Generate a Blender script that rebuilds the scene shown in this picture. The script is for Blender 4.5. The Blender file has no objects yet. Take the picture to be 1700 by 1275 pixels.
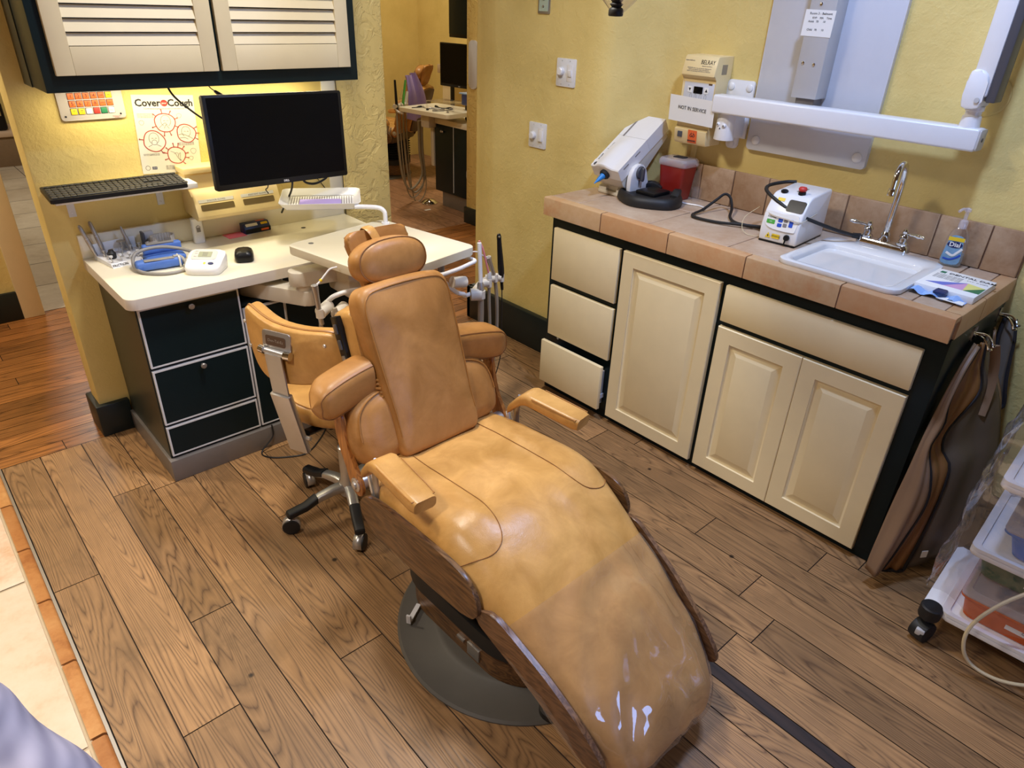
import bpy, bmesh, math, random
from math import sin, cos, pi, radians, sqrt
from mathutils import Vector as V, Matrix, noise
random.seed(7)
SC = bpy.context.scene
COL = SC.collection
WM = {}                                     # world matrix of every object built

# ------------------------------------------------------------------ colours / materials
def lin(c):
    c /= 255.0
    return c / 12.92 if c <= 0.04045 else ((c + 0.055) / 1.055) ** 2.4
def rgb(r, g, b):
    return (lin(r), lin(g), lin(b), 1.0)

class NT:
    def __init__(s, name):
        s.m = bpy.data.materials.new(name); s.m.use_nodes = True
        s.t = s.m.node_tree; s.b = s.t.nodes['Principled BSDF']; s.out = s.t.nodes['Material Output']
    def n(s, typ, **kw):
        d = s.t.nodes.new('ShaderNode' + typ)
        for k, v in kw.items():
            if k in d.inputs: d.inputs[k].default_value = v
            else: setattr(d, k, v)
        return d
    def l(s, a, b): s.t.links.new(a, b)
    def math(s, op, a, b=None, c=None):
        d = s.n('Math', operation=op)
        for i, x in enumerate((a, b, c)):
            if x is None: continue
            if isinstance(x, (int, float)): d.inputs[i].default_value = x
            else: s.l(x, d.inputs[i])
        return d.outputs[0]
    def mix(s, f, a, b, blend='MIX'):
        d = s.n('Mix', data_type='RGBA', blend_type=blend)
        for i, x in ((0, f), (6, a), (7, b)):
            if isinstance(x, (int, float, tuple)): d.inputs[i].default_value = x
            else: s.l(x, d.inputs[i])
        return d.outputs[2]
    def pos(s, scale=(1, 1, 1), kind='Object'):
        tc = s.n('TexCoord'); mp = s.n('Mapping'); mp.inputs['Scale'].default_value = scale
        s.l(tc.outputs[kind], mp.inputs[0]); return mp.outputs[0]
    def noise(s, vec, scale, detail=3, rough=.55, dist=0):
        d = s.n('TexNoise', Scale=scale, Detail=detail, Roughness=rough, Distortion=dist)
        if vec is not None: s.l(vec, d.inputs['Vector'])
        return d.outputs['Fac']
    def ramp(s, f, stops):
        d = s.n('ValToRGB'); e = d.color_ramp.elements
        while len(e) < len(stops): e.new(.5)
        for x, (p, c) in zip(e, stops): x.position = p; x.color = c
        s.l(f, d.inputs[0]); return d.outputs[0]
    def bump(s, h, strength=.3, dist=.01, prev=None):
        d = s.n('Bump', Strength=strength, Distance=dist); s.l(h, d.inputs['Height'])
        if prev is not None: s.l(prev, d.inputs['Normal'])
        s.l(d.outputs[0], s.b.inputs['Normal']); return d.outputs[0]
    def base(s, c):
        if isinstance(c, tuple): s.b.inputs['Base Color'].default_value = c
        else: s.l(c, s.b.inputs['Base Color'])
    def set(s, **kw):
        for k, v in kw.items():
            s.b.inputs[k.replace('_', ' ')].default_value = v
        return s

def plain(name, c, rough=.5, metal=0, var=.06, bump=0, scale=30, coat=0, spec=None):
    """solid colour with a little procedural mottling"""
    t = NT(name); t.set(Roughness=rough, Metallic=metal, Coat_Weight=coat)
    if spec is not None: t.set(Specular_IOR_Level=spec)
    p = t.pos()
    f = t.noise(p, scale, 4)
    d = tuple(max(0, x * (1 - var)) for x in c[:3]) + (1,)
    u = tuple(min(1, x * (1 + var)) for x in c[:3]) + (1,)
    t.base(t.mix(f, d, u))
    if bump: t.bump(t.noise(p, scale * 8, 2), bump, .002)
    return t.m

def wall_mat(name, c, big=0.0):
    t = NT(name); t.set(Roughness=.62)
    p = t.pos(kind='Object')
    f = t.noise(p, 3, 5)
    c2 = (c[0] * .86, c[1] * .84, c[2] * .76, 1)
    t.base(t.mix(t.ramp(f, [(.35, (0, 0, 0, 1)), (.7, (1, 1, 1, 1))]), c, c2))
    h = t.noise(p, 120, 3, .55, .3)
    nb = t.bump(h, .30, .003)
    if big:
        v = t.noise(p, 17, 4, .55, .9)
        vv = t.ramp(v, [(.485, (0, 0, 0, 1)), (.5, (1, 1, 1, 1)), (.60, (.45, .45, .45, 1)), (.66, (.1, .1, .1, 1))])
        t.bump(vv, big, .007, nb)
    else:
        v = t.noise(p, 34, 4, .6, .4)
        t.bump(t.ramp(v, [(.45, (0, 0, 0, 1)), (.62, (1, 1, 1, 1))]), .25, .0028, nb)
    return t.m

def wood_floor_mat(name, light, dark, axis=1, rough=.42, ring=44.0, plank_attr=True, var=.5):
    t = NT(name); t.set(Roughness=rough)
    sc = (8.0, .62, 1) if axis == 1 else (.62, 8.0, 1)
    tc = t.n('TexCoord'); at = t.n('Attribute', attribute_name='plank')
    off = t.n('CombineXYZ'); r = at.outputs['Fac']
    t.l(t.math('MULTIPLY', r, 37.0), off.inputs[0]); t.l(t.math('MULTIPLY', r, 91.0), off.inputs[1]); t.l(t.math('MULTIPLY', r, 13.0), off.inputs[2])
    ad = t.n('VectorMath', operation='ADD'); t.l(tc.outputs['Object'], ad.inputs[0]); t.l(off.outputs[0], ad.inputs[1])
    mp = t.n('Mapping'); mp.inputs['Scale'].default_value = sc; t.l(ad.outputs[0], mp.inputs[0])
    n1 = t.noise(mp.outputs[0], 1.0, 2, .45, .25)
    rings = t.math('PINGPONG', t.math('MULTIPLY', n1, ring), .5)
    rings = t.math('POWER', t.math('MULTIPLY', rings, 2.0), .6)
    mf = t.n('Mapping'); mf.inputs['Scale'].default_value = (260, 9, 1) if axis == 1 else (9, 260, 1); t.l(ad.outputs[0], mf.inputs[0])
    fib = t.noise(mf.outputs[0], 1.0, 3, .6)
    g = t.math('ADD', t.math('MULTIPLY', rings, .46), t.math('MULTIPLY', fib, .54))
    col = t.ramp(g, [(.26, dark), (.46, tuple((a * .55 + b * .45) for a, b in zip(light, dark))), (.74, light)])
    # worn patches
    pat = t.noise(tc.outputs['Object'], 3.5, 4, .6)
    col = t.mix(t.ramp(pat, [(.35, (0, 0, 0, 1)), (.72, (.6, .6, .6, 1))]), col, tuple(x * .48 for x in light[:3]) + (1,))
    pat2 = t.noise(ad.outputs[0], 6.0, 5, .62, .8)
    col = t.mix(t.ramp(pat2, [(.56, (0, 0, 0, 1)), (.72, (.65, .65, .65, 1))]), col, tuple(x * .42 for x in light[:3]) + (1,))
    br = t.math('ADD', t.math('MULTIPLY', r, var), 1 - var * .55)
    m = t.n('Vector' + 'Math', operation='SCALE'); t.l(col, m.inputs[0]); t.l(br, m.inputs['Scale'])
    col = m.outputs[0]
    # small dark knots and nail marks
    vo = t.n('TexVoronoi', Scale=5.5, feature='F1'); t.l(tc.outputs['Object'], vo.inputs['Vector'])
    kn = t.ramp(vo.outputs['Distance'], [(.03, (1, 1, 1, 1)), (.06, (0, 0, 0, 1))])
    gate = t.math('GREATER_THAN', t.noise(tc.outputs['Object'], 4.0, 1), .53)
    col = t.mix(t.math('MULTIPLY', kn, gate), col, tuple(x * .25 for x in dark[:3]) + (1,))
    t.base(col)
    rr = t.math('ADD', t.math('MULTIPLY', fib, .25), rough - .1); t.l(rr, t.b.inputs['Roughness'])
    t.bump(g, .18, .002)
    return t.m

def leather_mat(name, c, rough=.34):
    t = NT(name); t.set(Roughness=rough, Specular_IOR_Level=.4)
    p = t.pos()
    f = t.noise(p, 9, 6, .62, .5); f2 = t.noise(p, 34, 5, .7)
    hi = (min(1, c[0] * 1.30), min(1, c[1] * 1.36), c[2] * 1.5, 1); lo = (c[0] * .74, c[1] * .69, c[2] * .58, 1)
    a = t.ramp(f, [(.3, lo), (.52, c), (.75, hi)])
    t.base(t.mix(t.math('MULTIPLY', f2, .5), a, lo))
    t.l(t.math('ADD', t.math('MULTIPLY', f2, .25), rough - .12), t.b.inputs['Roughness'])
    vo = t.n('TexVoronoi', Scale=420.0); t.l(p, vo.inputs['Vector'])
    nb = t.bump(vo.outputs['Distance'], .10, .001)
    t.bump(t.noise(p, 28, 4, .6), .12, .006, nb)
    return t.m

def veneer_mat(name, light, dark, scale=(3, 26, 26), rough=.32):
    t = NT(name); t.set(Roughness=rough)
    p = t.pos(scale)
    n1 = t.noise(p, 1.0, 3, .5, .3)
    rings = t.math('MULTIPLY', t.math('PINGPONG', t.math('MULTIPLY', n1, 9.0), .5), 2.0)
    fib = t.noise(t.pos(tuple(x * 8 for x in scale)), 1, 3)
    g = t.math('ADD', t.math('MULTIPLY', rings, .55), t.math('MULTIPLY', fib, .45))
    t.base(t.ramp(g, [(.2, dark), (.8, light)])); t.bump(g, .08, .001)
    return t.m

def tile_mat(name, a, b, c, rough=.5, sc=7):
    t = NT(name); t.set(Roughness=rough)
    p = t.pos(); at = t.n('Attribute', attribute_name='plank'); r = at.outputs['Fac']
    f = t.noise(p, sc, 6, .65); f2 = t.noise(p, sc * 7, 4, .7)
    x = t.ramp(t.math('ADD', t.math('MULTIPLY', f, .75), t.math('MULTIPLY', f2, .25)), [(.33, c), (.5, a), (.68, b)])
    t.base(t.mix(t.math('MULTIPLY', r, .55), x, c)); t.bump(f2, .12, .003)
    return t.m

def glass_mat(name, c=(1, 1, 1, 1), rough=.05, gloss=.35, solid=.0, bump=.15):
    """thin clear plastic: transparent with a fresnel gloss and a trace of its own colour"""
    t = NT(name); nt = t.t
    tr = t.n('BsdfTransparent'); tr.inputs[0].default_value = c
    gl = t.n('BsdfGlossy', Roughness=rough)
    df = t.n('BsdfDiffuse'); df.inputs[0].default_value = c
    lw = t.n('LayerWeight', Blend=.5)
    fr = t.math('ADD', t.math('MULTIPLY', t.math('POWER', lw.outputs['Facing'], 3.0), .55), .03 + gloss * .05)
    m0 = t.n('MixShader'); m0.inputs[0].default_value = solid; t.l(tr.outputs[0], m0.inputs[1]); t.l(df.outputs[0], m0.inputs[2])
    m1 = t.n('MixShader'); t.l(fr, m1.inputs[0]); t.l(m0.outputs[0], m1.inputs[1]); t.l(gl.outputs[0], m1.inputs[2])
    h = t.noise(t.pos(), 26, 3); b = t.n('Bump', Strength=bump, Distance=.004); t.l(h, b.inputs['Height']); t.l(b.outputs[0], gl.inputs['Normal'])
    t.l(m1.outputs[0], t.out.inputs['Surface'])
    return t.m

M = {}
M['wall'] = wall_mat('yellow_plaster', rgb(228, 204, 130))
M['wall_rough'] = wall_mat('yellow_trowelled_plaster', rgb(228, 202, 128), .55)
M['wall_dim'] = plain('tan_wall', rgb(150, 128, 92), .8)
M['ceil'] = plain('ceiling_brown', rgb(128, 112, 92), .8)
M['floor'] = wood_floor_mat('reclaimed_plank', rgb(178, 136, 90), rgb(92, 64, 42))
M['floor_far'] = wood_floor_mat('far_plank', rgb(186, 140, 104), rgb(112, 74, 54))
M['floor_red'] = wood_floor_mat('dark_red_plank', rgb(184, 120, 62), rgb(84, 46, 24), 0, .3, 22, True, .5)
M['stain'] = wood_floor_mat('stained_strip', rgb(58, 42, 36), rgb(28, 20, 18), 1, .5, 8)
M['seam'] = plain('seam_dark', rgb(38, 24, 16), .8)
M['tile_floor'] = tile_mat('peach_floor_tile', rgb(240, 216, 186), rgb(248, 232, 208), rgb(222, 178, 136), .45, 5)
M['tile_trim'] = tile_mat('orange_bullnose', rgb(204, 140, 78), rgb(222, 164, 100), rgb(160, 96, 48), .4, 9)
M['grout'] = plain('pale_grout', rgb(206, 184, 148), .9, bump=.3)
M['tile_grey'] = tile_mat('grey_travertine', rgb(206, 190, 164), rgb(222, 208, 184), rgb(176, 156, 130), .4, 3)
M['base'] = plain('dark_green_paint', rgb(22, 34, 35), .4, var=.15)
M['green'] = plain('dark_green_laminate', rgb(17, 31, 34), .35, var=.12, spec=.22)
M['greenside'] = plain('dark_green_side', rgb(46, 50, 42), .35, var=.1)
M['kick'] = plain('brushed_kick', rgb(126, 120, 116), .35, .3, .12, scale=12)
M['cream'] = plain('cream_lacquer', rgb(242, 223, 178), .36, var=.05, scale=14)
M['louver'] = plain('cream_shutter', rgb(208, 194, 160), .45, var=.05, scale=14)
M['lam'] = plain('ivory_laminate', rgb(232, 224, 200), .32, var=.02, scale=8)
M['lamedge'] = plain('grey_laminate_edge', rgb(214, 204, 190), .35, var=.03)
M['white'] = plain('white_enamel', rgb(232, 230, 228), .28, var=.02)
M['whitep'] = plain('white_plastic', rgb(226, 226, 226), .4, var=.02)
M['ivory'] = plain('ivory_plastic', rgb(214, 206, 190), .38, var=.03)
M['beige'] = plain('beige_plastic', rgb(236, 212, 156), .42, var=.03)
M['greyp'] = plain('grey_paint', rgb(188, 186, 184), .45, var=.03)
M['plate'] = plain('white_board', rgb(206, 206, 210), .45, var=.03)
M['edge_white'] = plain('white_edge', rgb(214, 214, 216), .35, var=.03)
M['black'] = plain('black_plastic', rgb(18, 18, 20), .38, var=.15, spec=.3)
M['rubber'] = plain('black_rubber', rgb(24, 24, 25), .55, var=.2)
M['screen'] = plain('black_screen', rgb(6, 6, 9), .25, var=.1, spec=.15)
M['key'] = plain('key_black', rgb(34, 33, 32), .5, var=.1)
M['chrome'] = plain('chrome', rgb(220, 220, 220), .08, 1, .02)
M['steel'] = plain('satin_steel', rgb(200, 199, 198), .36, .8, .05)
M['nickel'] = plain('brushed_nickel', rgb(176, 172, 168), .38, .8, .06)
M['leather'] = leather_mat('tan_leather', rgb(182, 130, 72), .40)
M['leather2'] = leather_mat('tan_leather_bright', rgb(208, 158, 90), .33)
M['stitch'] = plain('stitch_brown', rgb(142, 94, 48), .6)
M['piping'] = plain('piping_tan', rgb(168, 116, 58), .4)
M['walnut'] = veneer_mat('walnut_veneer', rgb(122, 88, 54), rgb(72, 48, 28), (30, 3, 30))
M['walnutz'] = veneer_mat('walnut_veneer_edge', rgb(124, 90, 62), rgb(80, 54, 36), (26, 4, 26))
M['oak'] = veneer_mat('honey_veneer', rgb(190, 126, 62), rgb(142, 86, 40), (26, 26, 4))
M['mat'] = plain('grey_floor_plate', rgb(82, 78, 72), .55, var=.22, scale=9)
M['terra'] = tile_mat('terracotta_tile', rgb(190, 164, 138), rgb(204, 184, 160), rgb(176, 142, 112), .48, 6)
M['terra_edge'] = tile_mat('terracotta_edge', rgb(198, 162, 120), rgb(208, 176, 138), rgb(192, 136, 88), .42, 6)
M['terra_splash'] = tile_mat('terracotta_splash', rgb(178, 146, 112), rgb(194, 166, 134), rgb(150, 112, 76), .55, 8)
M['tgrout'] = plain('brown_grout', rgb(150, 116, 90), .9, bump=.3)
M['porcelain'] = plain('porcelain', rgb(224, 222, 218), .12, var=.02, coat=.3)
M['paper'] = plain('white_paper', rgb(238, 236, 230), .6, var=.01)
M['poster_paper'] = plain('poster_paper', rgb(212, 206, 196), .6, var=.01)
M['panel_grey'] = plain('keypad_panel', rgb(186, 178, 176), .45, var=.02)
M['ink'] = plain('black_ink', rgb(32, 30, 34), .7)
M['inkgrey'] = plain('grey_ink', rgb(132, 126, 122), .7)
M['inkblue'] = plain('blue_ink', rgb(30, 40, 92), .6)
M['red'] = plain('red_ink', rgb(196, 52, 44), .5)
M['redline'] = plain('poster_red', rgb(170, 66, 58), .6)
M['orange'] = plain('orange_key', rgb(232, 104, 48), .45)
M['yellow'] = plain('yellow_key', rgb(236, 200, 40), .45)
M['greenk'] = plain('green_key', rgb(38, 116, 78), .45)
M['bluecloth'] = plain('blue_nylon', rgb(84, 124, 204), .55, var=.12, bump=.2)
M['hosegrey'] = plain('grey_hose', rgb(150, 146, 140), .45)
M['apron_grey'] = plain('collar_vinyl', rgb(92, 82, 70), .5, var=.1)
M['hosetan'] = plain('tan_hose', rgb(150, 138, 118), .45)
M['greycloth'] = plain('grey_cuff', rgb(192, 184, 174), .5, var=.08)
M['lilac'] = plain('lilac_paper', rgb(176, 156, 214), .7, var=.04)
M['pink'] = plain('pink_note', rgb(240, 120, 136), .6)
M['pinkp'] = plain('pink_plastic', rgb(226, 140, 146), .4)
M['navy'] = plain('navy_box', rgb(26, 46, 96), .4, var=.1)
M['lcd'] = plain('lcd_grey', rgb(150, 154, 130), .25)
M['bluep'] = plain('blue_panel', rgb(44, 84, 190), .4)
M['greenp'] = plain('green_panel', rgb(84, 170, 70), .4)
M['redbin'] = plain('sharps_red', rgb(140, 34, 26), .3, var=.06)
M['cleartop'] = glass_mat('clear_lid', (.93, .9, .93, 1), .1, .5, .28)
M['clear'] = glass_mat('clear_plastic', (.96, .96, .97, 1), .05, .6, .04)
M['film'] = glass_mat('clear_film', (.96, .94, .93, 1), .045, 1.2, .045, .04)
M['bag'] = glass_mat('clear_bag', (.93, .93, .96, 1), .08, 2.4, .035, .3)
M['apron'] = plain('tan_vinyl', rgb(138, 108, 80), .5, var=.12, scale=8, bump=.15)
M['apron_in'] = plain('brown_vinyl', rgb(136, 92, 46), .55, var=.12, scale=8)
M['bind'] = plain('black_binding', rgb(26, 20, 22), .7, bump=.2)
M['blueb'] = plain('blue_bin', rgb(52, 112, 200), .35, spec=.25)
M['orangeb'] = plain('orange_bin', rgb(214, 92, 8), .4, spec=.2)
M['greenb'] = plain('green_bin', rgb(24, 84, 30), .4, spec=.2)
M['cord'] = plain('cream_cord', rgb(214, 198, 160), .5)
M['gripblue'] = plain('blue_tip', rgb(40, 130, 206), .4)
M['dgrey'] = plain('charcoal_plastic', rgb(74, 74, 80), .4)
M['bluewrap'] = plain('blue_film_wrap', rgb(150, 186, 236), .25, var=.15, scale=40)
M['smoke'] = plain('smoked_slot', rgb(122, 104, 70), .3)
M['darkbrown'] = plain('dark_shell', rgb(86, 62, 46), .4, var=.1)
M['bellows'] = plain('black_bellows', rgb(26, 23, 24), .5)
M['shirt'] = None

# ------------------------------------------------------------------ mesh builder
def rotm(rx=0, ry=0, rz=0):
    return Matrix.Rotation(rz, 4, 'Z') @ Matrix.Rotation(ry, 4, 'Y') @ Matrix.Rotation(rx, 4, 'X')

class MB:
    def __init__(s): s.bm = bmesh.new(); s.mats = []; s.attr = None
    def _mi(s, faces, mi):
        for f in faces: f.material_index = mi
    def box(s, a, b, bev=0, seg=2, mi=0, m=None):
        """axis aligned box between corners a and b"""
        a = V(a); b = V(b)
        lo = V([min(x, y) for x, y in zip(a, b)]); hi = V([max(x, y) for x, y in zip(a, b)])
        vs = [s.bm.verts.new((x, y, z)) for x in (lo.x, hi.x) for y in (lo.y, hi.y) for z in (lo.z, hi.z)]
        ix = [(0, 1, 3, 2), (4, 6, 7, 5), (0, 4, 5, 1), (2, 3, 7, 6), (0, 2, 6, 4), (1, 5, 7, 3)]
        fs = [s.bm.faces.new([vs[i] for i in q]) for q in ix]
        s._mi(fs, mi)
        if m is not None: bmesh.ops.transform(s.bm, matrix=m, verts=vs)
        if bev:
            es = list({e for f in fs for e in f.edges})
            r = bmesh.ops.bevel(s.bm, geom=es, offset=min(bev, min(hi - lo) * .49), segments=seg, profile=.5, affect='EDGES', clamp_overlap=True)
            s._mi(r['faces'], mi)
        return s
    def cyl(s, p0, p1, r0, r1=None, seg=16, mi=0, cap=True):
        p0 = V(p0); p1 = V(p1); r1 = r0 if r1 is None else r1
        d = (p1 - p0).normalized(); q = d.to_track_quat('Z', 'Y').to_matrix()
        R = []
        for p, r in ((p0, r0), (p1, r1)):
            R.append([s.bm.verts.new(p + q @ V((r * cos(2 * pi * i / seg), r * sin(2 * pi * i / seg), 0))) for i in range(seg)])
        for i in range(seg):
            s.bm.faces.new((R[0][i], R[0][(i + 1) % seg], R[1][(i + 1) % seg], R[1][i])).material_index = mi
        if cap:
            s.bm.faces.new(R[0][::-1]).material_index = mi; s.bm.faces.new(R[1]).material_index = mi
        return s
    def lathe(s, prof, c=(0, 0, 0), ax=(0, 0, 1), seg=24, mi=0, ang=None, cap=True):
        """prof: (radius, height) pairs along the axis ax from point c"""
        q = V(ax).to_track_quat('Z', 'Y').to_matrix(); c = V(c); R = []
        for r, h in prof:
            R.append([s.bm.verts.new(c + q @ V((max(r, 1e-5) * cos(2 * pi * i / seg), max(r, 1e-5) * sin(2 * pi * i / seg), h))) for i in range(seg)])
        for a, b in zip(R, R[1:]):
            for i in range(seg):
                s.bm.faces.new((a[i], a[(i + 1) % seg], b[(i + 1) % seg], b[i])).material_index = mi
        if cap:
            s.bm.faces.new(R[0][::-1]).material_index = mi; s.bm.faces.new(R[-1]).material_index = mi
        return s
    def tube(s, pts, r, seg=8, mi=0, sm=6, closed=False, flat=None):
        P = [V(p) for p in pts]
        if sm > 1 and len(P) > 2: P = spline(P, sm, closed)
        rr = r if callable(r) else (lambda t: r)
        n = len(P); up = None; R = []
        for i, p in enumerate(P):
            a = P[(i - 1) % n] if (closed or i > 0) else p
            b = P[(i + 1) % n] if (closed or i < n - 1) else p
            d = (b - a)
            if d.length < 1e-9: d = V((0, 0, 1))
            d.normalize()
            if up is None:
                up = V((0, 0, 1)) if abs(d.z) < .9 else V((1, 0, 0))
            up = (up - d * up.dot(d)); up.normalize(); sd = d.cross(up)
            k = rr(i / max(1, n - 1)); ka, kb = (k, k) if flat is None else (k * flat[0], k * flat[1])
            R.append([s.bm.verts.new(p + up * ka * sin(2 * pi * j / seg) + sd * kb * cos(2 * pi * j / seg)) for j in range(seg)])
        prs = list(zip(R, R[1:])) + ([(R[-1], R[0])] if closed else [])
        for a, b in prs:
            for j in range(seg):
                s.bm.faces.new((a[j], a[(j + 1) % seg], b[(j + 1) % seg], b[j])).material_index = mi
        if not closed:
            s.bm.faces.new(R[0][::-1]).material_index = mi; s.bm.faces.new(R[-1]).material_index = mi
        return s
    def prism(s, poly, o, u, v, n, d, mi=0, bev=0, seg=2):
        """polygon poly in the plane (o; u, v), pushed along n by d"""
        o = V(o); u = V(u); v = V(v); n = V(n)
        A = [s.bm.verts.new(o + u * x + v * y) for x, y in poly]
        B = [s.bm.verts.new(o + u * x + v * y + n * d) for x, y in poly]
        fs = [s.bm.faces.new(A[::-1]), s.bm.faces.new(B)]
        k = len(A)
        for i in range(k): fs.append(s.bm.faces.new((A[i], A[(i + 1) % k], B[(i + 1) % k], B[i])))
        s._mi(fs, mi)
        if bev:
            es = list({e for f in fs[:2] for e in f.edges})
            r = bmesh.ops.bevel(s.bm, geom=es, offset=bev, segments=seg, profile=.5, affect='EDGES', clamp_overlap=True); s._mi(r['faces'], mi)
        return s
    def loft(s, rings, closed=True, cap=True, mi=0):
        R = [[s.bm.verts.new(p) for p in r] for r in rings]; k = len(R[0])
        for a, b in zip(R, R[1:]):
            for i in range(k if closed else k - 1):
                s.bm.faces.new((a[i], a[(i + 1) % k], b[(i + 1) % k], b[i])).material_index = mi
        if cap and closed:
            s.bm.faces.new(R[0][::-1]).material_index = mi; s.bm.faces.new(R[-1]).material_index = mi
        return s
    def quad(s, a, b, c, d, mi=0):
        s.bm.faces.new([s.bm.verts.new(p) for p in (a, b, c, d)]).material_index = mi
        return s
    def ball(s, c, r, sc=(1, 1, 1), seg=16, mi=0):
        n0 = len(s.bm.faces)
        m = Matrix.Translation(c) @ Matrix.Diagonal((r * sc[0], r * sc[1], r * sc[2], 1))
        bmesh.ops.create_uvsphere(s.bm, u_segments=seg, v_segments=max(6, seg // 2), radius=1, matrix=m)
        s.bm.faces.ensure_lookup_table()
        for f in s.bm.faces[n0:]: f.material_index = mi
        return s
    def pad(s, poly, o, u, v, n, th, edge=.03, dome=.0, back=.0, mi=0, rings=5, bend=None):
        """upholstered pad: outline poly in plane (o;u,v), thickness th along n, rounded rim, domed face"""
        o = V(o); u = V(u); v = V(v); n = V(n); k = len(poly)
        cx = sum(p[0] for p in poly) / k; cy = sum(p[1] for p in poly) / k
        mr = min(sqrt((x - cx) ** 2 + (y - cy) ** 2) for x, y in poly)
        def ring(inset, h):
            out = []
            for x, y in poly:
                d = sqrt((x - cx) ** 2 + (y - cy) ** 2); f = max(0.0, 1 - inset / d) if inset < mr * .98 else (1 - inset / mr)
                px, py = cx + (x - cx) * f, cy + (y - cy) * f
                b = bend(px, py) if bend else 0
                out.append(o + u * px + v * py + n * (h + b))
            return out
        R = []
        if back > 0:
            for i in range(3): R.append(ring(edge * (1 - sin(i / 3 * pi / 2)) , back * (1 - cos(i / 3 * pi / 2)) - 0))
        R.append(ring(0, back if back else 0))
        for i in range(rings + 1):
            a = i / rings * pi / 2
            R.append(ring(edge * (1 - cos(a)), max(back, th - edge) + (th - max(back, th - edge)) * sin(a)))
        m = 6
        for i in range(1, m):
            t = i / m; R.append(ring(edge + (mr * .97 - edge) * t, th + dome * (1 - (1 - t) ** 2)))
        s.loft(R, True, True, mi)
        return s
    def build(s, name, mat, parent=None, T=None, smooth=38, kind=None):
        return _link(s.bm, name, mat, parent, T, smooth, kind)

def spline(P, k, closed=False):
    out = []; n = len(P)
    for i in range(n if closed else n - 1):
        p0 = P[(i - 1) % n] if (closed or i > 0) else P[0] * 2 - P[1]
        p1 = P[i]; p2 = P[(i + 1) % n]
        p3 = P[(i + 2) % n] if (closed or i < n - 2) else P[-1] * 2 - P[-2]
        for j in range(k):
            t = j / k
            out.append(.5 * ((2 * p1) + (p2 - p0) * t + (2 * p0 - 5 * p1 + 4 * p2 - p3) * t * t + (3 * p1 - p0 - 3 * p2 + p3) * t ** 3))
    if not closed: out.append(P[-1])
    return out

def _link(bm, name, mat, parent, T, smooth, kind, me=None):
    if me is None:
        bmesh.ops.recalc_face_normals(bm, faces=bm.faces)
        me = bpy.data.meshes.new(name); bm.to_mesh(me); bm.free()
    if T is not None: me.transform(T)
    o = bpy.data.objects.new(name, me); COL.objects.link(o)
    for mm in (mat if isinstance(mat, (list, tuple)) else [mat]): me.materials.append(M[mm] if isinstance(mm, str) else mm)
    if parent is not None:
        me.transform(WM[parent].inverted()); o.parent = parent; WM[o] = WM[parent].copy()
    else: WM[o] = Matrix.Identity(4)
    if smooth:
        me.shade_smooth(); me.set_sharp_from_angle(angle=radians(smooth))
    if kind: o['kind'] = kind
    return o

def setorigin(o, p):
    """put a single-mesh thing's origin at its base"""
    o.data.transform(Matrix.Translation(-V(p))); o.location = p; WM[o] = Matrix.Translation(p)

def thing(name, label, cat, loc, rz=0, group=None):
    o = bpy.data.objects.new(name, None); COL.objects.link(o); o.empty_display_size = .05
    o.location = loc; o.rotation_euler = (0, 0, rz)
    WM[o] = Matrix.Translation(loc) @ Matrix.Rotation(rz, 4, 'Z')
    o['label'] = label; o['category'] = cat
    if group: o['group'] = group
    return o
def tag(o, label, cat, group=None, base=None):
    o['label'] = label; o['category'] = cat
    if group: o['group'] = group
    if base is not None: setorigin(o, base)
    return o
def struct(o):
    o['kind'] = 'structure'; return o

def copy_tree(o, parent=None):
    c = o.copy(); COL.objects.link(c)
    if parent is not None: c.parent = parent
    for ch in list(o.children): copy_tree(ch, c)
    return c

def letters(parent, body, size, loc, right, up, mat='ink', name='lettering', align='CENTER', bold=0.0, sx=1.0, ext=.0002, T=None):
    cu = bpy.data.curves.new('txt', 'FONT'); cu.body = body; cu.size = size; cu.align_x = align; cu.align_y = 'CENTER'
    cu.offset = bold; cu.extrude = ext; cu.resolution_u = 2
    ob = bpy.data.objects.new('txt', cu); COL.objects.link(ob)
    dg = bpy.context.evaluated_depsgraph_get(); dg.update()
    me = bpy.data.meshes.new_from_object(ob.evaluated_get(dg))
    bpy.data.objects.remove(ob); bpy.data.curves.remove(cu)
    r = V(right).normalized(); u = V(up).normalized(); n = r.cross(u)
    m = Matrix(((r.x * sx, u.x, n.x, loc[0]), (r.y * sx, u.y, n.y, loc[1]), (r.z * sx, u.z, n.z, loc[2]), (0, 0, 0, 1)))
    me.transform(m); me.name = name; me.materials.clear()
    return _link(None, name, mat, parent, T, 0, None, me)

def rrect(w, h, r, n=5, cx=0, cy=0):
    """rounded rectangle outline, w x h, corner radius r (number or 4 radii from +x+y ccw)"""
    rs = r if isinstance(r, (list, tuple)) else [r] * 4; out = []
    for k, (sx, sy) in enumerate(((1, 1), (-1, 1), (-1, -1), (1, -1))):
        R = max(rs[k], 1e-4); a0 = k * pi / 2
        for i in range(n + 1):
            a = a0 + i / n * pi / 2
            out.append((cx + sx * (w / 2 - R) + R * cos(a), cy + sy * (h / 2 - R) + R * sin(a)))
    return out
def smoothpoly(pts, k=6):
    return [(p.x, p.y) for p in spline([V((x, y, 0)) for x, y in pts], k, True)]
def setattr_faces(o, name, vals):
    a = o.data.attributes.new(name, 'FLOAT', 'FACE')
    a.data.foreach_set('value', vals)
X3, Y3, Z3 = V((1, 0, 0)), V((0, 1, 0)), V((0, 0, 1))
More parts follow.
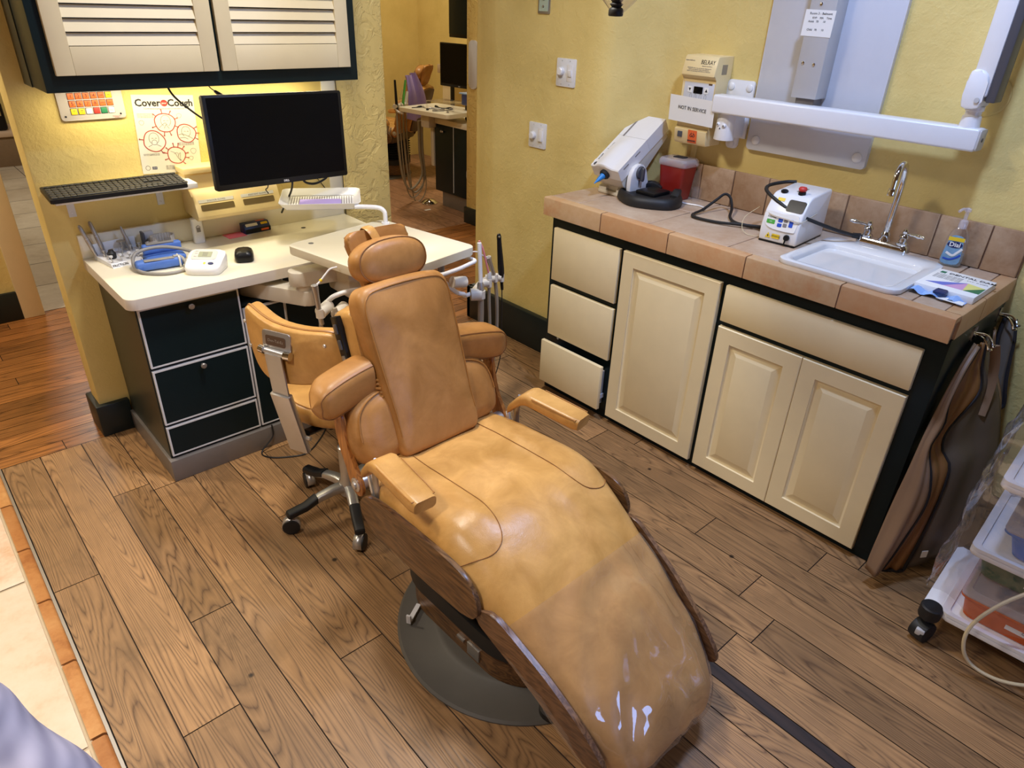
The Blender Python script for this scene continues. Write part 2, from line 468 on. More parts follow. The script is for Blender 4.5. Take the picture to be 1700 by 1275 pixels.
# ------------------------------------------------------------------ SETTING
YB, YB2 = .815, .935         # poster wall, front and back face
def planks(name, xs, y0, y1, cuts, mat, z=0.0, axis=1, rnd=None, gap=.0016):
    """floor strip of separate boards; cuts[i] lists the butt joints of board i"""
    bm = bmesh.new(); vals = []
    R = rnd or random
    for i, (a, b) in enumerate(zip(xs, xs[1:])):
        c = sorted([y0] + list(cuts.get(i, [])) + [y1])
        for p, q in zip(c, c[1:]):
            k = R.random()
            P = [(a + gap, p + gap), (b - gap, p + gap), (b - gap, q - gap), (a + gap, q - gap)]
            if axis == 0: P = [(y, x) for x, y in P][::-1]
            f = bm.faces.new([bm.verts.new((x, y, z)) for x, y in P]); vals.append(k)
            w = 0.003 + gap
    o = _link_flat(bm, name, mat); setattr_faces(o, 'plank', vals)
    return o
def _link_flat(bm, name, mat, parent=None):
    me = bpy.data.meshes.new(name); bm.to_mesh(me); bm.free()
    o = bpy.data.objects.new(name, me); COL.objects.link(o); me.materials.append(M[mat]); WM[o] = Matrix.Identity(4)
    if parent is not None: o.parent = parent
    return o
def slab(name, a, b, mat, bev=0, parent=None):
    return struct(MB().box(a, b, bev).build(name, mat, parent))

# subfloor under everything, seen only as the dark joints between boards
slab('floor', (-5.2, -3.9, -.06), (3.2, 7.2, -.004), 'seam')
rf = random.Random(21)
xs = [-2.602, -2.475, -2.33, -2.206, -2.062, -1.925, -1.79, -1.655, -1.52, -1.39, -1.303, -1.262, -1.12, -.985, -.845, -.71, -.57, -.43, -.29, -.15, .06]
cuts = {i: [] for i in range(len(xs))}
for i in range(len(xs)):
    y = rf.uniform(-3.4, -2.6)
    while y < .6:
        cuts[i].append(y); y += rf.uniform(.8, 1.7)
cuts[0] = [-.02, -1.4]; cuts[1] = [-.75]; cuts[2] = [-.40, .36]; cuts[3] = [.31, -1.6]; cuts[4] = [-.795, .55]; cuts[10] = []; cuts[9] = [-1.0, .3]
fl = struct(planks('floor', xs, -3.9, .80, cuts, 'floor', rnd=rf))
# the dark stained strip is one of the boards
fl.data.materials.append(M['stain'])
for p in fl.data.polygons:
    if -1.30 < p.center.x < -1.265: p.material_index = 1
xs = [.80 + .078 * i for i in range(21)]; xs[-1] = 2.36
cuts = {i: [rf.uniform(-4, 2.4) for _ in range(5)] for i in range(21)}
struct(planks('floor', xs, -5.2, 3.2, cuts, 'floor_red', axis=0, rnd=rf))
xs = [-.9 + .135 * i for i in range(31)]
cuts = {i: [rf.uniform(2.5, 6) for _ in range(2)] for i in range(31)}
struct(planks('floor', xs, 2.36, 7.2, cuts, 'floor_far', rnd=rf))
# peach tile floor left of the room, its orange bullnose edging, pale tile beyond the hall
def tiles(name, x0, x1, y0, y1, tx, ty, mat, z=.0, gap=.006, ox=0, oy=0, rnd=rf, thick=.0):
    bm = bmesh.new(); vals = []
    x = x1
    i = 0
    nx = int((x1 - x0) / tx) + 1; ny = int((y1 - y0) / ty) + 2
    for i in range(nx):
        for j in range(-1, ny):
            a = max(x0, x1 - (i + 1) * tx); b = x1 - i * tx; c = max(y0, y0 + oy + j * ty); d = min(y1, y0 + oy + (j + 1) * ty)
            if b - a < .02 or d - c < .02: continue
            bm.faces.new([bm.verts.new((p, q, z)) for p, q in ((a + gap, c + gap), (b - gap, c + gap), (b - gap, d - gap), (a + gap, d - gap))]); vals.append(rnd.random())
    o = _link_flat(bm, name, mat); setattr_faces(o, 'plank', vals); return struct(o)
slab('floor', (-5.2, -3.9, -.003), (-2.645, .80, .009), 'grout')
tiles('floor', -5.2, -2.652, -3.9, .80, .705, .71, 'tile_floor', .0125, .005, oy=.42)
mb = MB(); yy = .80; tv = []
while yy > -3.9:
    n0 = len(mb.bm.faces)
    mb.prism([(0, -.003), (.030, -.003), (.036, .004), (.034, .010), (.028, .014), (0, .0145)], (-2.648, yy - .285 + .004, 0), X3, Z3, Y3, .277)
    yy -= .285
tr = struct(mb.build('trim_1', 'tile_trim'))
setattr_faces(tr, 'plank', [rf.Random(int(p.center.y * 3.5)).random() if False else .5 + .5 * sin(int(p.center.y / .285) * 2.3) for p in tr.data.polygons])
struct(MB().box((-2.612, -3.9, -.003), (-2.604, .80, .006)).build('trim_2', 'nickel'))
tiles('floor', -5.2, -.95, 2.36, 7.2, .6, .45, 'tile_grey', .001, .003)

# right wall: the switch wall stands .25 m forward of the counter wall, with a soft sloped return between them
HW = 2.7
prof = [(.06, -3.9), (.06, -3.9), (0, -3.9), (0, -.9), (0, -.40)]
ret = [V((0, -.40, 0)), V((-.004, -.27, 0)), V((-.03, -.18, 0)), V((-.10, -.10, 0)), V((-.18, -.04, 0)), V((-.225, .0, 0)), V((-.246, .06, 0)), V((-.25, .16, 0))]
rp = spline(ret, 6)
rings = []
for z in (0, HW):
    rings.append([V((0, -3.9, z)), V((0, -1.5, z))] + [V((p.x, p.y, z)) for p in rp] + [V((-.25, .66, z)), V((-.254, .675, z)), V((-.254, .70, z)), V((-.252, .82, z)), V((-.25, .826, z)), V((-.24, .83, z)), V((.16, .83, z)), V((.16, -3.9, z))])
mb = MB(); mb.loft(rings, True, True)
struct(mb.build('wall_right', 'wall', smooth=60))
# poster wall and its trowelled right end
mb = MB(); mb.box((-2.225, YB, 0), (-1.04, YB2, HW), .006); struct(mb.build('wall_back', 'wall'))
mb = MB(); mb.box((-1.045, YB - .012, 0), (-.80, YB2 + .01, HW), .008); struct(mb.build('wall_back', 'wall_rough'))
slab('trim_3', (-1.112, YB - .006, .80), (-1.045, YB, 2.2), 'lam', .002)       # pale raceway beside the column
# baseboards
def bboard(name, a, b): return struct(MB().box(a, b, .006).build(name, 'base'))
bboard('baseboard_right', (-.284, .10, 0), (-.25, .86, .195)); bboard('baseboard_right', (-.284, .828, 0), (.16, .862, .195))
bboard('baseboard_right', (-.022, -3.9, 0), (0, -1.62, .15))
bboard('baseboard_back', (-2.245, YB - .022, 0), (-2.12, YB2 + .02, .14))
# hall beyond the poster wall: far side wall stubs
slab('wall_hall', (-5.2, 2.33, 0), (-2.245, 2.47, HW), 'wall'); bboard('baseboard_hall', (-5.2, 2.308, 0), (-2.245, 2.33, .16))
slab('trim_4', (-2.245, 2.31, 0), (-2.145, 2.49, HW), 'cream', .004)
slab('wall_far', (.935, 2.26, 0), (1.06, 2.39, HW), 'wall_rough', .008)
slab('wall_far', (1.0, 2.28, 0), (3.2, 2.38, HW), 'wall')
bboard('baseboard_far', (.915, 2.24, 0), (1.0, 2.40, .13))
slab('wall_far', (-.95, 4.95, 0), (3.2, 5.07, HW), 'wall'); slab('wall_far', (2.3, 2.38, 0), (2.42, 4.95, HW), 'wall')
slab('wall_far', (-1.05, 2.45, 0), (-.95, 7.2, HW), 'wall')
slab('wall_far', (-5.2, 7.1, 0), (-.95, 7.2, HW), 'wall')
# room behind and left of the camera, closing the space for the light
slab('wall_left', (-5.3, -3.9, 0), (-5.2, 7.2, HW), 'wall_dim'); slab('wall_front', (-5.2, -4.0, 0), (.16, -3.9, HW), 'wall_dim')
slab('wall_hall', (3.2, .83, 0), (3.3, 2.38, HW), 'wall')
slab('wall_hall', (.16, .76, 0), (3.2, .83, HW), 'wall')
slab('ceiling', (-5.3, -4.0, HW), (3.3, 7.2, HW + .1), 'ceil')
# ------------------------------------------------------------------ UPPER CABINET over the desk
uc = thing('wall_cabinet', 'dark green wall cabinet with two cream louvered doors above the monitor', 'cabinet', (-1.636, .665, 1.339))
MB().box((-2.165, .513, 1.339), (-1.107, YB, 2.15), .002).build('body', 'green', uc)
MB().box((-2.168, .70, 1.338), (-2.163, YB, 2.15)).build('side_panel', 'greenside', uc)
def louver_door(x0, x1):
    z0, z1, y = 1.387, 2.12, .493
    sw = .052
    mb = MB()
    mb.box((x0, y, z0), (x0 + sw, y + .019, z1), .002); mb.box((x1 - sw, y, z0), (x1, y + .019, z1), .002)
    mb.box((x0 + sw, y + .0005, z0), (x1 - sw, y + .0185, z0 + .079), .0015); mb.box((x0 + sw, y + .0005, z1 - .06), (x1 - sw, y + .0185, z1), .0015)
    d = mb.build('door', 'louver', uc)
    sl = MB(); z = z0 + .081
    while z < z1 - .07:
        sl.prism([(0, 0), (.012, .034), (.0165, .034), (.0165, .030), (.005, 0)], (x0 + sw - .003, y + .001, z), Y3, Z3, X3, x1 - x0 - 2 * sw + .006)
        z += .0372
    sl.build('slats', 'louver', d)
louver_door(-2.132, -1.648); louver_door(-1.636, -1.146)

# ------------------------------------------------------------------ KEYPAD, POSTER on the wall
kp = thing('wall_keypad', 'grey wall panel with rows of orange and yellow numbered keys', 'keypad', (-1.99, YB, 1.216))
MB().prism(rrect(.204, .19, .010), (-1.989, YB - .006, 1.312), X3, Z3, -Y3, .004, bev=.001).build('panel', 'panel_grey', kp)
MB().prism(rrect(.200, .186, .009), (-1.989, YB, 1.312), X3, Z3, -Y3, .0065).build('back_plate', 'greyp', kp)
rows = [(1.353, ['A', 'B', 'C', 'D', 'E', 'F'], ['orange'] * 5 + ['yellow']),
        (1.325, ['1', '2', '3', '4', 'CAR', 'TEL'], ['orange'] * 5 + ['yellow']),
        (1.2945, ['1', '2', '3', '4', 'LAB', 'TEL'], ['orange'] * 5 + ['yellow']),
        (1.270, ['5', '6', '7', '8', 'HYG', 'REC'], ['orange'] * 6),
        (1.2455, ['DR\n1', 'DR\n2', '', '', '', 'CALL'], ['yellow', 'yellow', 'paper', 'red', 'greenk', 'paper'])]
for z, tx, cl in rows[2:]:
    for i in range(6):
        x = -2.0485 + i * .0235
        MB().box((x - .0105, YB - .0105, z - .0105), (x + .0105, YB - .0095, z + .0105)).build('key_frame', 'black', kp)
        k = MB().box((x - .0092, YB - .014, z - .0092), (x + .0092, YB - .010, z + .0092), .001).build('key', cl[i], kp)
        if tx[i]: letters(k, tx[i], .016 if len(tx[i]) == 1 else .006, (x, YB - .0143, z), X3, Z3, 'ink')
for x in (-2.077, -1.904): MB().cyl((x, YB - .012, 1.231), (x, YB - .010, 1.231), .003, seg=10).build('screw', 'black', kp)
letters(kp, 'MEDICAL CALL\nSYSTEM', .004, (-1.918, YB - .0103, 1.2215), X3, Z3, 'redline')

po = thing('poster', 'white Cover your Cough poster taped to wall beside the monitor', 'poster', (-1.757, YB, 1.005))
# slightly turned on the wall
pr_, pu_ = V((.9985, 0, -.055)).normalized(), V((.055, 0, .9985)).normalized()
pc = V((-1.757, YB - .002, 1.146))
MB().prism(rrect(.216, .276, .0015, 2), pc, pr_, pu_, -Y3, .0008).build('sheet', 'poster_paper', po)
def P2(a, b, d=.0013): return pc + pr_ * a + pu_ * b + V((0, -d, 0))
letters(po, 'Cover', .034, P2(-.056, .110), pr_, pu_, 'ink', bold=.0010)
letters(po, 'Cough', .034, P2(.058, .110), pr_, pu_, 'ink', bold=.0010)
mb = MB(); mb.prism([(.0125 * cos(i * pi / 12), .0115 * sin(i * pi / 12)) for i in range(24)], P2(.001, .110, .001), pr_, pu_, -Y3, .0004); mb.build('red_germ', 'red', po)
letters(po, 'your', .009, P2(.001, .110, .0017), pr_, pu_, 'paper')
letters(po, 'Stop the spread of germs that can make you and others sick!', .0058, P2(0, .091), pr_, pu_, 'inkgrey')
def ringline(name, pts, r, mat, closed=True):
    mb = MB(); mb.tube([P2(*p) for p in pts], r, 4, closed=closed, sm=5, flat=(1, .25)); mb.build(name, mat, po)
def blob(cx, cy, rx, ry, ph, spk, name='germ_outline'):
    pts = [(cx + rx * (1 + .06 * sin(3 * a + ph)) * cos(a), cy + ry * (1 + .06 * cos(2 * a + ph)) * sin(a)) for a in [i * pi / 7 for i in range(14)]]
    ringline(name, pts, .0017, 'redline')
    for a in spk:
        a = radians(a); x, y = cx + rx * cos(a), cy + ry * sin(a)
        mb = MB(); mb.tube([P2(x, y), P2(x + .010 * cos(a), y + .010 * sin(a))], .0013, 4, sm=1)
        mb.tube([P2(x + .012 * cos(a) + .002 * cos(t), y + .012 * sin(a) + .002 * sin(t)) for t in [i * pi / 3 for i in range(6)]], .0010, 4, sm=1, closed=True)
        mb.build('germ_spike', 'redline', po)
def face(cx, cy, s, kind):
    L = []
    L.append([(cx + s * .62 * cos(a), cy + s * .72 * sin(a) + s * .12) for a in [i * pi / 6 for i in range(-2, 9)]])
    L.append([(cx - s * .3, cy + s * .12), (cx - s * .18, cy + s * .18), (cx - s * .05, cy + s * .12)])
    L.append([(cx + s * .12, cy + s * .12), (cx + s * .24, cy + s * .18), (cx + s * .36, cy + s * .12)])
    if kind == 0:
        L += [[(cx - s * .95, cy - s * .75), (cx - s * .4, cy - s * .3), (cx - s * .05, cy - s * .12), (cx + s * .1, cy - s * .5), (cx + s * .35, cy - s * .85)], [(cx - s * .3, cy - s * .85), (cx - s * .1, cy - s * .45), (cx + s * .15, cy - s * .3)]]
    elif kind == 1:
        L += [[(cx - s * 1.1, cy - s * .3), (cx - s * .5, cy - s * .2), (cx + s * .3, cy - s * .55), (cx + s * .9, cy - s * .9)], [(cx - s * 1.0, cy - s * .75), (cx - s * .3, cy - s * .7), (cx + s * .2, cy - s * .95)]]
    else:
        L += [[(cx - s * .3, cy - s * .2), (cx, cy - s * .05), (cx + s * .3, cy - s * .2), (cx + s * .25, cy - s * .6), (cx - s * .25, cy - s * .6), (cx - s * .3, cy - s * .2)], [(cx - s * .8, cy - s * .9), (cx - s * .3, cy - s * .65)], [(cx + s * .8, cy - s * .9), (cx + s * .3, cy - s * .65)]]
    for l in L: ringline('line_drawing', l, .0009, 'inkgrey', False)
blob(-.005, .042, .036, .034, .3, (60, 100, 140, 200, 260, 290, 340, 20)); face(-.002, .045, .028, 0)
blob(.066, .003, .034, .033, 1.3, (0, 30, 330)); face(.066, .006, .026, 1)
blob(-.052, -.022, .038, .036, 2.2, (170, 300)); face(-.052, -.016, .028, 2)
blob(.020, -.075, .032, .031, .8, (75, 100, 45, 140, 165, 200, 345, 10, 310))
for q in range(3): ringline('line_drawing', [(.0 + q * .012, -.060 - q * .01), (.015 + q * .01, -.066), (.024 + q * .004, -.085 - q * .004), (.036, -.094)], .00065, 'inkgrey', False)
for (a, b, n) in ((-.070, .068, 4), (.062, -.034, 3), (-.068, -.069, 2), (.004, -.118, 4)):
    letters(po, '\n'.join(['cover your mouth and nose with'] * n), .0042, P2(a, b), pr_, pu_, 'inkgrey')
for cx, cy, r in ((.048, .066, .008), (-.086, .043, .008), (.084, -.062, .010), (.073, -.088, .007)):
    ringline('line_drawing', [(cx + r * (1 + .15 * sin(3 * a)) * cos(a), cy + r * sin(a)) for a in [i * pi / 5 for i in range(10)]], .0006, 'inkgrey')
mb = MB(); mb.prism(rrect(.017, .010, .001, 2), P2(-.064, -.118, .0009), pr_, pu_, -Y3, .0005); mb.build('cdc_logo', 'inkblue', po)
letters(po, 'CDC', .007, P2(-.064, -.118, .0018), pr_, pu_, 'paper')
ringline('seal', [(-.088 + .008 * cos(a), -.117 + .008 * sin(a)) for a in [i * pi / 5 for i in range(10)]], .0006, 'ink')

# ------------------------------------------------------------------ SHELF + KEYBOARD
sh = thing('wall_shelf', 'narrow white wall shelf holding the keyboard', 'shelf', (-1.98, YB, .98))
MB().box((-2.204, .645, .980), (-1.738, YB, .998), .002).build('board', 'white', sh)
for x in (-2.135, -1.832):
    mb = MB(); mb.box((x - .012, YB - .004, .895), (x + .012, YB, .98)); mb.box((x - .012, .70, .976), (x + .012, YB, .98))
    b = mb.build('bracket', 'edge_white', sh)
    MB().cyl((x, YB - .006, .908), (x, YB - .004, .908), .004, seg=10).build('screw', 'steel', b)
kb = thing('keyboard', 'black computer keyboard lying on the white wall shelf', 'keyboard', (-2.005, .69, .998))
KT = Matrix.Translation((-2.005, .672, .998)) @ rotm(radians(5), 0, radians(-.6))
MB().prism(rrect(.435, .150, .006), (0, 0, .006), X3, Y3, Z3, .014, bev=.002).build('case', 'black', kb, KT)
mb = MB()
for r in range(6):
    y = .058 - r * .0222 - (.004 if r else 0)
    x = -.209
    while x < .208:
        w = .0165
        if r == 5 and -.14 < x < -.03: w = .105
        if -.209 + .285 < x < -.209 + .293 or -.209 + .345 < x < -.209 + .353: x += .008; continue
        if r in (3,) and .078 < x < .13: x += .0185; continue
        h = .0165 if r else .012
        mb.prism(rrect(w, h, .002, 2), (x + w / 2, y, .020), X3, Y3, Z3, .0035, bev=.0012, seg=1); x += w + .0022
mb.build('keys', 'key', kb, KT)
for x in (-.19, .19): MB().box((x - .012, .045, -.006), (x + .012, .06, .008)).build('foot', 'black', kb, KT)

# ------------------------------------------------------------------ MONITOR
MT = Matrix.Translation((-1.452, .51, 1.148)) @ rotm(radians(-3), 0, radians(3.5)) @ rotm(0, radians(1.2), 0)
mo = thing('monitor', 'black flat screen monitor under the dark green wall cabinet', 'monitor', (-1.45, .56, 1.0))
MB().prism(rrect(.545, .318, .006), (0, .022, 0), X3, Z3, -Y3, .022, bev=.002).build('bezel', 'black', mo, MT)
MB().prism(rrect(.520, .290, .002, 2), (0, .001, .006), X3, Z3, -Y3, .0016).build('screen', 'screen', mo, MT)
MB().prism(rrect(.40, .24, .02), (0, .022, 0), X3, Z3, Y3, .028, bev=.01).build('back_shell', 'black', mo, MT)
letters(mo, 'DELL', .010, (0, -.0005, -.1498), X3, Z3, 'whitep', 'logo', bold=.0003, T=MT)
mb = MB(); mb.box((-1.50, .56, 1.09), (-1.40, YB, 1.17), .01); mb.build('wall_arm', 'black', mo)
def cable(name, label, pts, r, mat='rubber', cat='cable', seg=6):
    return tag(MB().tube(pts, r, seg).build(name, mat), label, cat, base=pts[-1])
cable('monitor_cable', 'black cable running down from cabinet behind upper left monitor corner', [(-1.79, .62, 1.34), (-1.775, .60, 1.30), (-1.72, .59, 1.245), (-1.665, .575, 1.20), (-1.62, .56, 1.16)], .0035)
cb = thing('power_cable', 'thin cable with grey plug hanging from the cabinet above the monitor', 'cable', (-1.6, .6, 1.28))
MB().tube([(-1.665, .60, 1.345), (-1.65, .60, 1.325), (-1.638, .595, 1.314)], .002, 6).build('lead', 'rubber', cb)
MB().tube([(-1.64, .595, 1.315), (-1.615, .59, 1.295), (-1.596, .585, 1.282)], lambda t: .0045 + .004 * sin(t * pi), 8).build('plug', 'dgrey', cb)
MB().tube([(-1.596, .585, 1.282), (-1.58, .58, 1.27), (-1.55, .57, 1.22)], .0045, 8).build('connector', 'steel', cb)
cable('display_cable', 'black cable hanging straight below the monitor towards the wire tray', [(-1.40, .56, 1.05), (-1.40, .58, .95), (-1.38, .70, .86), (-1.37, .775, .80)], .004)
cable('display_cable', 'black cable looped under the lower edge of the monitor', [(-1.36, .57, 1.0), (-1.345, .575, .965), (-1.30, .58, .952), (-1.25, .58, .968), (-1.23, .57, 1.0)], .005)
cable('lead_wire', 'thin black wire drooping over the right hand glove slot', [(-1.50, .55, 1.02), (-1.49, .60, .96), (-1.475, .66, .935), (-1.46, .675, .915)], .0022)
cable('lead_wire', 'thin black wire running down the wall right of the monitor', [(-1.235, YB - .008, 1.0), (-1.20, YB - .006, .95), (-1.15, YB - .004, .885), (-1.12, YB - .004, .835)], .0018)
cable('lead_wire', 'long thin black wire down the wall beside the trowelled column', [(-1.05, YB - .014, 1.33), (-1.046, YB - .016, 1.20), (-1.05, YB - .016, 1.0), (-1.052, YB - .016, .85), (-1.053, YB - .016, .77), (-1.05, YB - .016, .70)], .0018)

# ------------------------------------------------------------------ DESK
dt = thing('laminate_worktop', 'ivory laminate desk top with rounded front corner along the poster wall', 'worktop', (-1.6, .54, .703))
poly = rrect(1.085, .53, [.01, .01, .035, .03], 6)
mb = MB(); mb.prism(poly, (-1.6025, .55, .7032), X3, Y3, Z3, .0388, bev=.0015); mb.bm.faces.ensure_lookup_table()
for f in mb.bm.faces:
    f.material_index = 0 if f.normal.z > .5 else 1
mb.bm.normal_update()
for f in mb.bm.faces: f.material_index = 0 if abs(f.normal.z) > .7 else 1
mb.build('slab', ['lam', 'lamedge'], dt)
MB().box((-2.143, YB - .018, .742), (-1.06, YB, .828), .002).build('upstand', 'lam', dt)
MB().lathe([(.008, 0), (.010, .0008), (.010, .0012)], (-1.315, .70, .7418)).build('grommet', 'black', dt)

dc = thing('desk_cabinet', 'dark green desk cabinet of drawers edged in white under ivory top', 'cabinet', (-1.6, .56, 0))
mb = MB()
mb.box((-2.115, .334, .09), (-1.77, .79, .703), .002)                    # drawer pedestal
mb.box((-1.77, .60, .09), (-1.60, .79, .703)); mb.box((-1.77, .334, .09), (-1.60, .79, .11)); mb.box((-1.77, .334, .612), (-1.60, .79, .622))
mb.box((-1.60, .36, .09), (-1.075, .79, .703), .002)
mb.build('carcass', 'green', dc)
MB().box((-2.1175, .334, .0905), (-2.1145, .79, .703)).build('side_panel', 'greenside', dc)
MB().box((-2.128, .309, 0), (-1.075, .79, .09), .002).build('plinth', 'kick', dc)
def front(name, x0, x1, z0, z1, knob=None, y=.324):
    f = MB().box((x0 + .006, y - .001, z0 + .006), (x1 - .006, y + .012, z1 - .006)).build(name, 'green', dc)
    mb = MB()
    for a, b in (((x0, z0), (x1, z0 + .006)), ((x0, z1 - .006), (x1, z1)), ((x0, z0 + .006), (x0 + .006, z1 - .006)), ((x1 - .006, z0 + .006), (x1, z1 - .006))):
        mb.box((a[0], y - .002, a[1]), (b[0], y + .012, b[1]))
    mb.build('edge_trim', 'edge_white', f)
    if knob:
        MB().lathe([(.005, 0), (.005, .010), (.0095, .012), (.0105, .018), (.008, .022), (0, .023)], (knob[0], y, knob[1]), (0, -1, 0), 14).build('knob', 'nickel', f)
front('drawer', -2.112, -1.772, .470, .690, (-1.944, .667)); front('drawer', -2.112, -1.772, .2375, .457, (-1.944, .436)); front('drawer', -2.112, -1.772, .102, .225)
front('door', -1.766, -1.605, .102, .605); front('door', -1.598, -1.085, .102, .690, None, .345)
us = thing('socket_box', 'small grey socket box in the open bay under the desk', 'box', (-1.615, .48, .622))
MB().box((-1.652, .455, .622), (-1.585, .53, .685), .006).build('case', 'whitep', us)
MB().lathe([(.014, 0), (.014, .001)], (-1.612, .4545, .658), (0, -1, 0), 14).build('port', 'black', us)
MB().lathe([(.012, 0), (.012, .001)], (-1.630, .4545, .634), (0, -1, 0), 14).build('port', 'black', us)
cable('floor_cord', 'thin black cord curling on the floor by the desk plinth', [(-1.735, .306, .10), (-1.74, .30, .05), (-1.80, .285, .005), (-1.79, .235, .004), (-1.73, .19, .004), (-1.66, .17, .004), (-1.57, .23, .004), (-1.50, .30, .004)], .003)

# glove dispenser
gd = thing('glove_dispenser', 'cream wall dispenser box with two labelled glove slots', 'dispenser', (-1.58, .73, .843))
y = .695
prof = [(YB, .855), (.69, .843), (.672, .85), (.668, .862), (.700, .935), (.735, .955), (.740, 1.005), (.755, 1.02), (YB, 1.025)]
mb = MB(); mb.prism([(a, b) for a, b in prof], (-1.750, 0, 0), Y3, Z3, X3, .342, bev=.004); mb.build('shell', 'beige', gd)
mb = MB(); mb.box((-1.757, .728, 1.012), (-1.455, YB, 1.034), .004); mb.build('lid', 'beige', gd)
fu = V((0, .032, .073)).normalized(); fn = X3.cross(fu)
def onface(x, t): return V((x, .668, .862)) + fu * t
for x0, tx in ((-1.665, 'DOCTOR GLOVES'), (-1.500, 'ASSISTANT GLOVES')):
    MB().prism(rrect(.128, .023, .004), onface(x0, .033) + fn * .0006, X3, fu, fn, .0006).build('slot', 'smoke', gd)
    MB().prism(rrect(.135, .012, .001, 2), onface(x0, .058) + fn * .0006, X3, fu, fn, .0006).build('label_strip', 'paper', gd)
    letters(gd, tx, .009, onface(x0, .058) + fn * .0014, X3, fu, 'inkgrey', sx=.95)

# ------------------------------------------------------------------ things lying on the desk
DZ = .742
hb = thing('handpiece_block', 'pale metal block marked FRICTION and LATCH on the desk', 'holder', (-2.03, .72, DZ))
BT = Matrix.Translation((-2.027, .715, DZ)) @ rotm(0, 0, radians(10))
mb = MB(); mb.prism([(-.075, 0), (.06, 0), (.06, .02), (-.062, .014)], (-.075, 0, 0), V((0, 1, 0)), Z3, X3, .150, bev=.001); mb.build('block', 'edge_white', hb, BT)
nf = V((0, -.7, .75)); uu = V((0, .72, .69)).normalized()
letters(hb, 'FRICTION', .0135, (-.045, -.0715, .0075), X3, V((0, .68, .73)), 'ink', T=BT, sx=.9)
letters(hb, 'LATCH', .0135, (.048, -.0715, .0075), X3, V((0, .68, .73)), 'ink', T=BT, sx=.9)
MB().box((-.076, .056, 0), (.078, .060, .060), .001).build('back_plate', 'edge_white', hb, BT)
def bpt(x, y, z): return BT @ V((x, y, z))
def handpiece(x, y, h, r, lean, label):
    p = bpt(x, y, .014); q = p + V((lean[0], lean[1], h))
    d = (q - p).normalized()
    t = thing('handpiece', label, 'handpiece', p, group=None)
    MB().lathe([(r * .75, 0), (r * .8, h * .2), (r, h * .28), (r, h * .55), (r * .86, h * .62), (r * .95, h * .7), (r * .9, h * .93), (r * .6, h * .98), (0, h)], p, d, 14).build('body', 'nickel', t)
    MB().lathe([(r * 1.02, h * .56), (r * 1.02, h * .58)], p, d, 14).build('band', 'steel', t)
handpiece(-.072, .048, .125, .0075, (-.030, .012, 0), 'tall metal handpiece at the left edge of the desk')
handpiece(-.042, .046, .130, .008, (-.022, .02, 0), 'tall metal handpiece standing second in the pale block')
t_ = thing('handpiece', 'slim pointed metal handpiece standing right in the pale block', 'handpiece', bpt(.045, .03, .016))
MB().lathe([(.0075, 0), (.0085, .02), (.0085, .05), (.006, .056), (.0062, .075), (.0035, .09), (.002, .094), (0, .095)], bpt(.045, .03, .016), V((-.17, .05, .98)).normalized(), 14).build('body', 'nickel', t_)
k = 0
for row, (y, n, z) in enumerate(((-.052, 5, .010), (-.018, 6, .013), (.018, 5, .016))):
    for i in range(n):
        x = -.064 + i * .128 / (n - 1) + row * .004
        if row == 1 and i == 1: continue
        lab = ['small metal dental bur in the front row of the pale block', 'small metal dental bur in the middle row of the pale block', 'small metal dental bur in the back row of the pale block'][row]
        b = thing('dental_bur', lab, 'bur', bpt(x, y, z), group=['burs in the front row', 'burs in the middle row', 'burs in the back row'][row])
        hh = (.030, .020, .026)[row]
        MB().lathe([(.004, 0), (.004, hh * .35), (.0022, hh * .4), (.0022, hh * .75), (.0025, hh * .8)], bpt(x, y, z), Z3, 10).build('shank', 'steel', b)
        MB().lathe([(.0062 if row != 1 else .0035, hh * .8), (.0062 if row != 1 else .0035, hh), (0, hh)], bpt(x, y, z), Z3, 10).build('head', 'steel' if row else 'whitep', b)
t_ = thing('polishing_disc', 'flat disc on a thin stem standing among the burs', 'bur', bpt(.02, .035, .017))
MB().cyl(bpt(.02, .035, .017), bpt(.018, .035, .058), .002, seg=8).build('stem', 'steel', t_)
MB().lathe([(.001, 0), (.016, .001), (.016, .0025), (0, .0035)], bpt(.018, .035, .056), Z3, 16).build('disc', 'nickel', t_)
t_ = tag(MB().lathe([(.012, 0), (.015, .006), (.015, .022), (.010, .028), (.008, .034), (0, .035)], bpt(-.043, -.01, .014), Z3, 16).build('rubber_cap', 'rubber'), 'black rubber cap standing in the pale handpiece block', 'cap', base=bpt(-.043, -.01, .014))
# wrist blood pressure monitor with its grey band
wm = thing('wrist_monitor', 'grey wrist blood pressure band with chrome edge standing by upstand', 'monitor', (-1.885, .735, DZ))
c0 = V((-1.875, .735, DZ)); R = []
mb = MB(); n = 20
for i in range(n + 1):
    a = radians(-60 + 290 * i / n)
    r = .036
    p = c0 + V((r * cos(a) * 1.15, r * sin(a) * .75, 0)); R.append(p)
R.append(c0 + V((-.055, -.012, 0))); R.append(c0 + V((-.065, -.006, 0)))
h = .060
for i, (a, b) in enumerate(zip(R, R[1:])):
    ha = h if i < n else h * .8; hb_ = h if i + 1 < n else (h * .8 if i + 1 == n else .045)
    mb.quad(a, b, b + V((0, 0, hb_)), a + V((0, 0, ha)))
w_ = mb.build('band', 'greycloth', wm)
sm_ = w_.modifiers.new('solid', 'SOLIDIFY'); sm_.thickness = .006; sm_.offset = 0
MB().prism(rrect(.024, .044, .002), c0 + V((.008, -.031, .034)), X3, Z3, -Y3, .003).build('print_panel', 'inkgrey', wm)
MB().box((-1.935, .765, DZ), (-1.895, .785, DZ + .072), .004).build('display_unit', 'greyp', wm)
MB().box((-1.94, .745, DZ), (-1.932, .78, DZ + .075), .002).build('case', 'dgrey', wm)
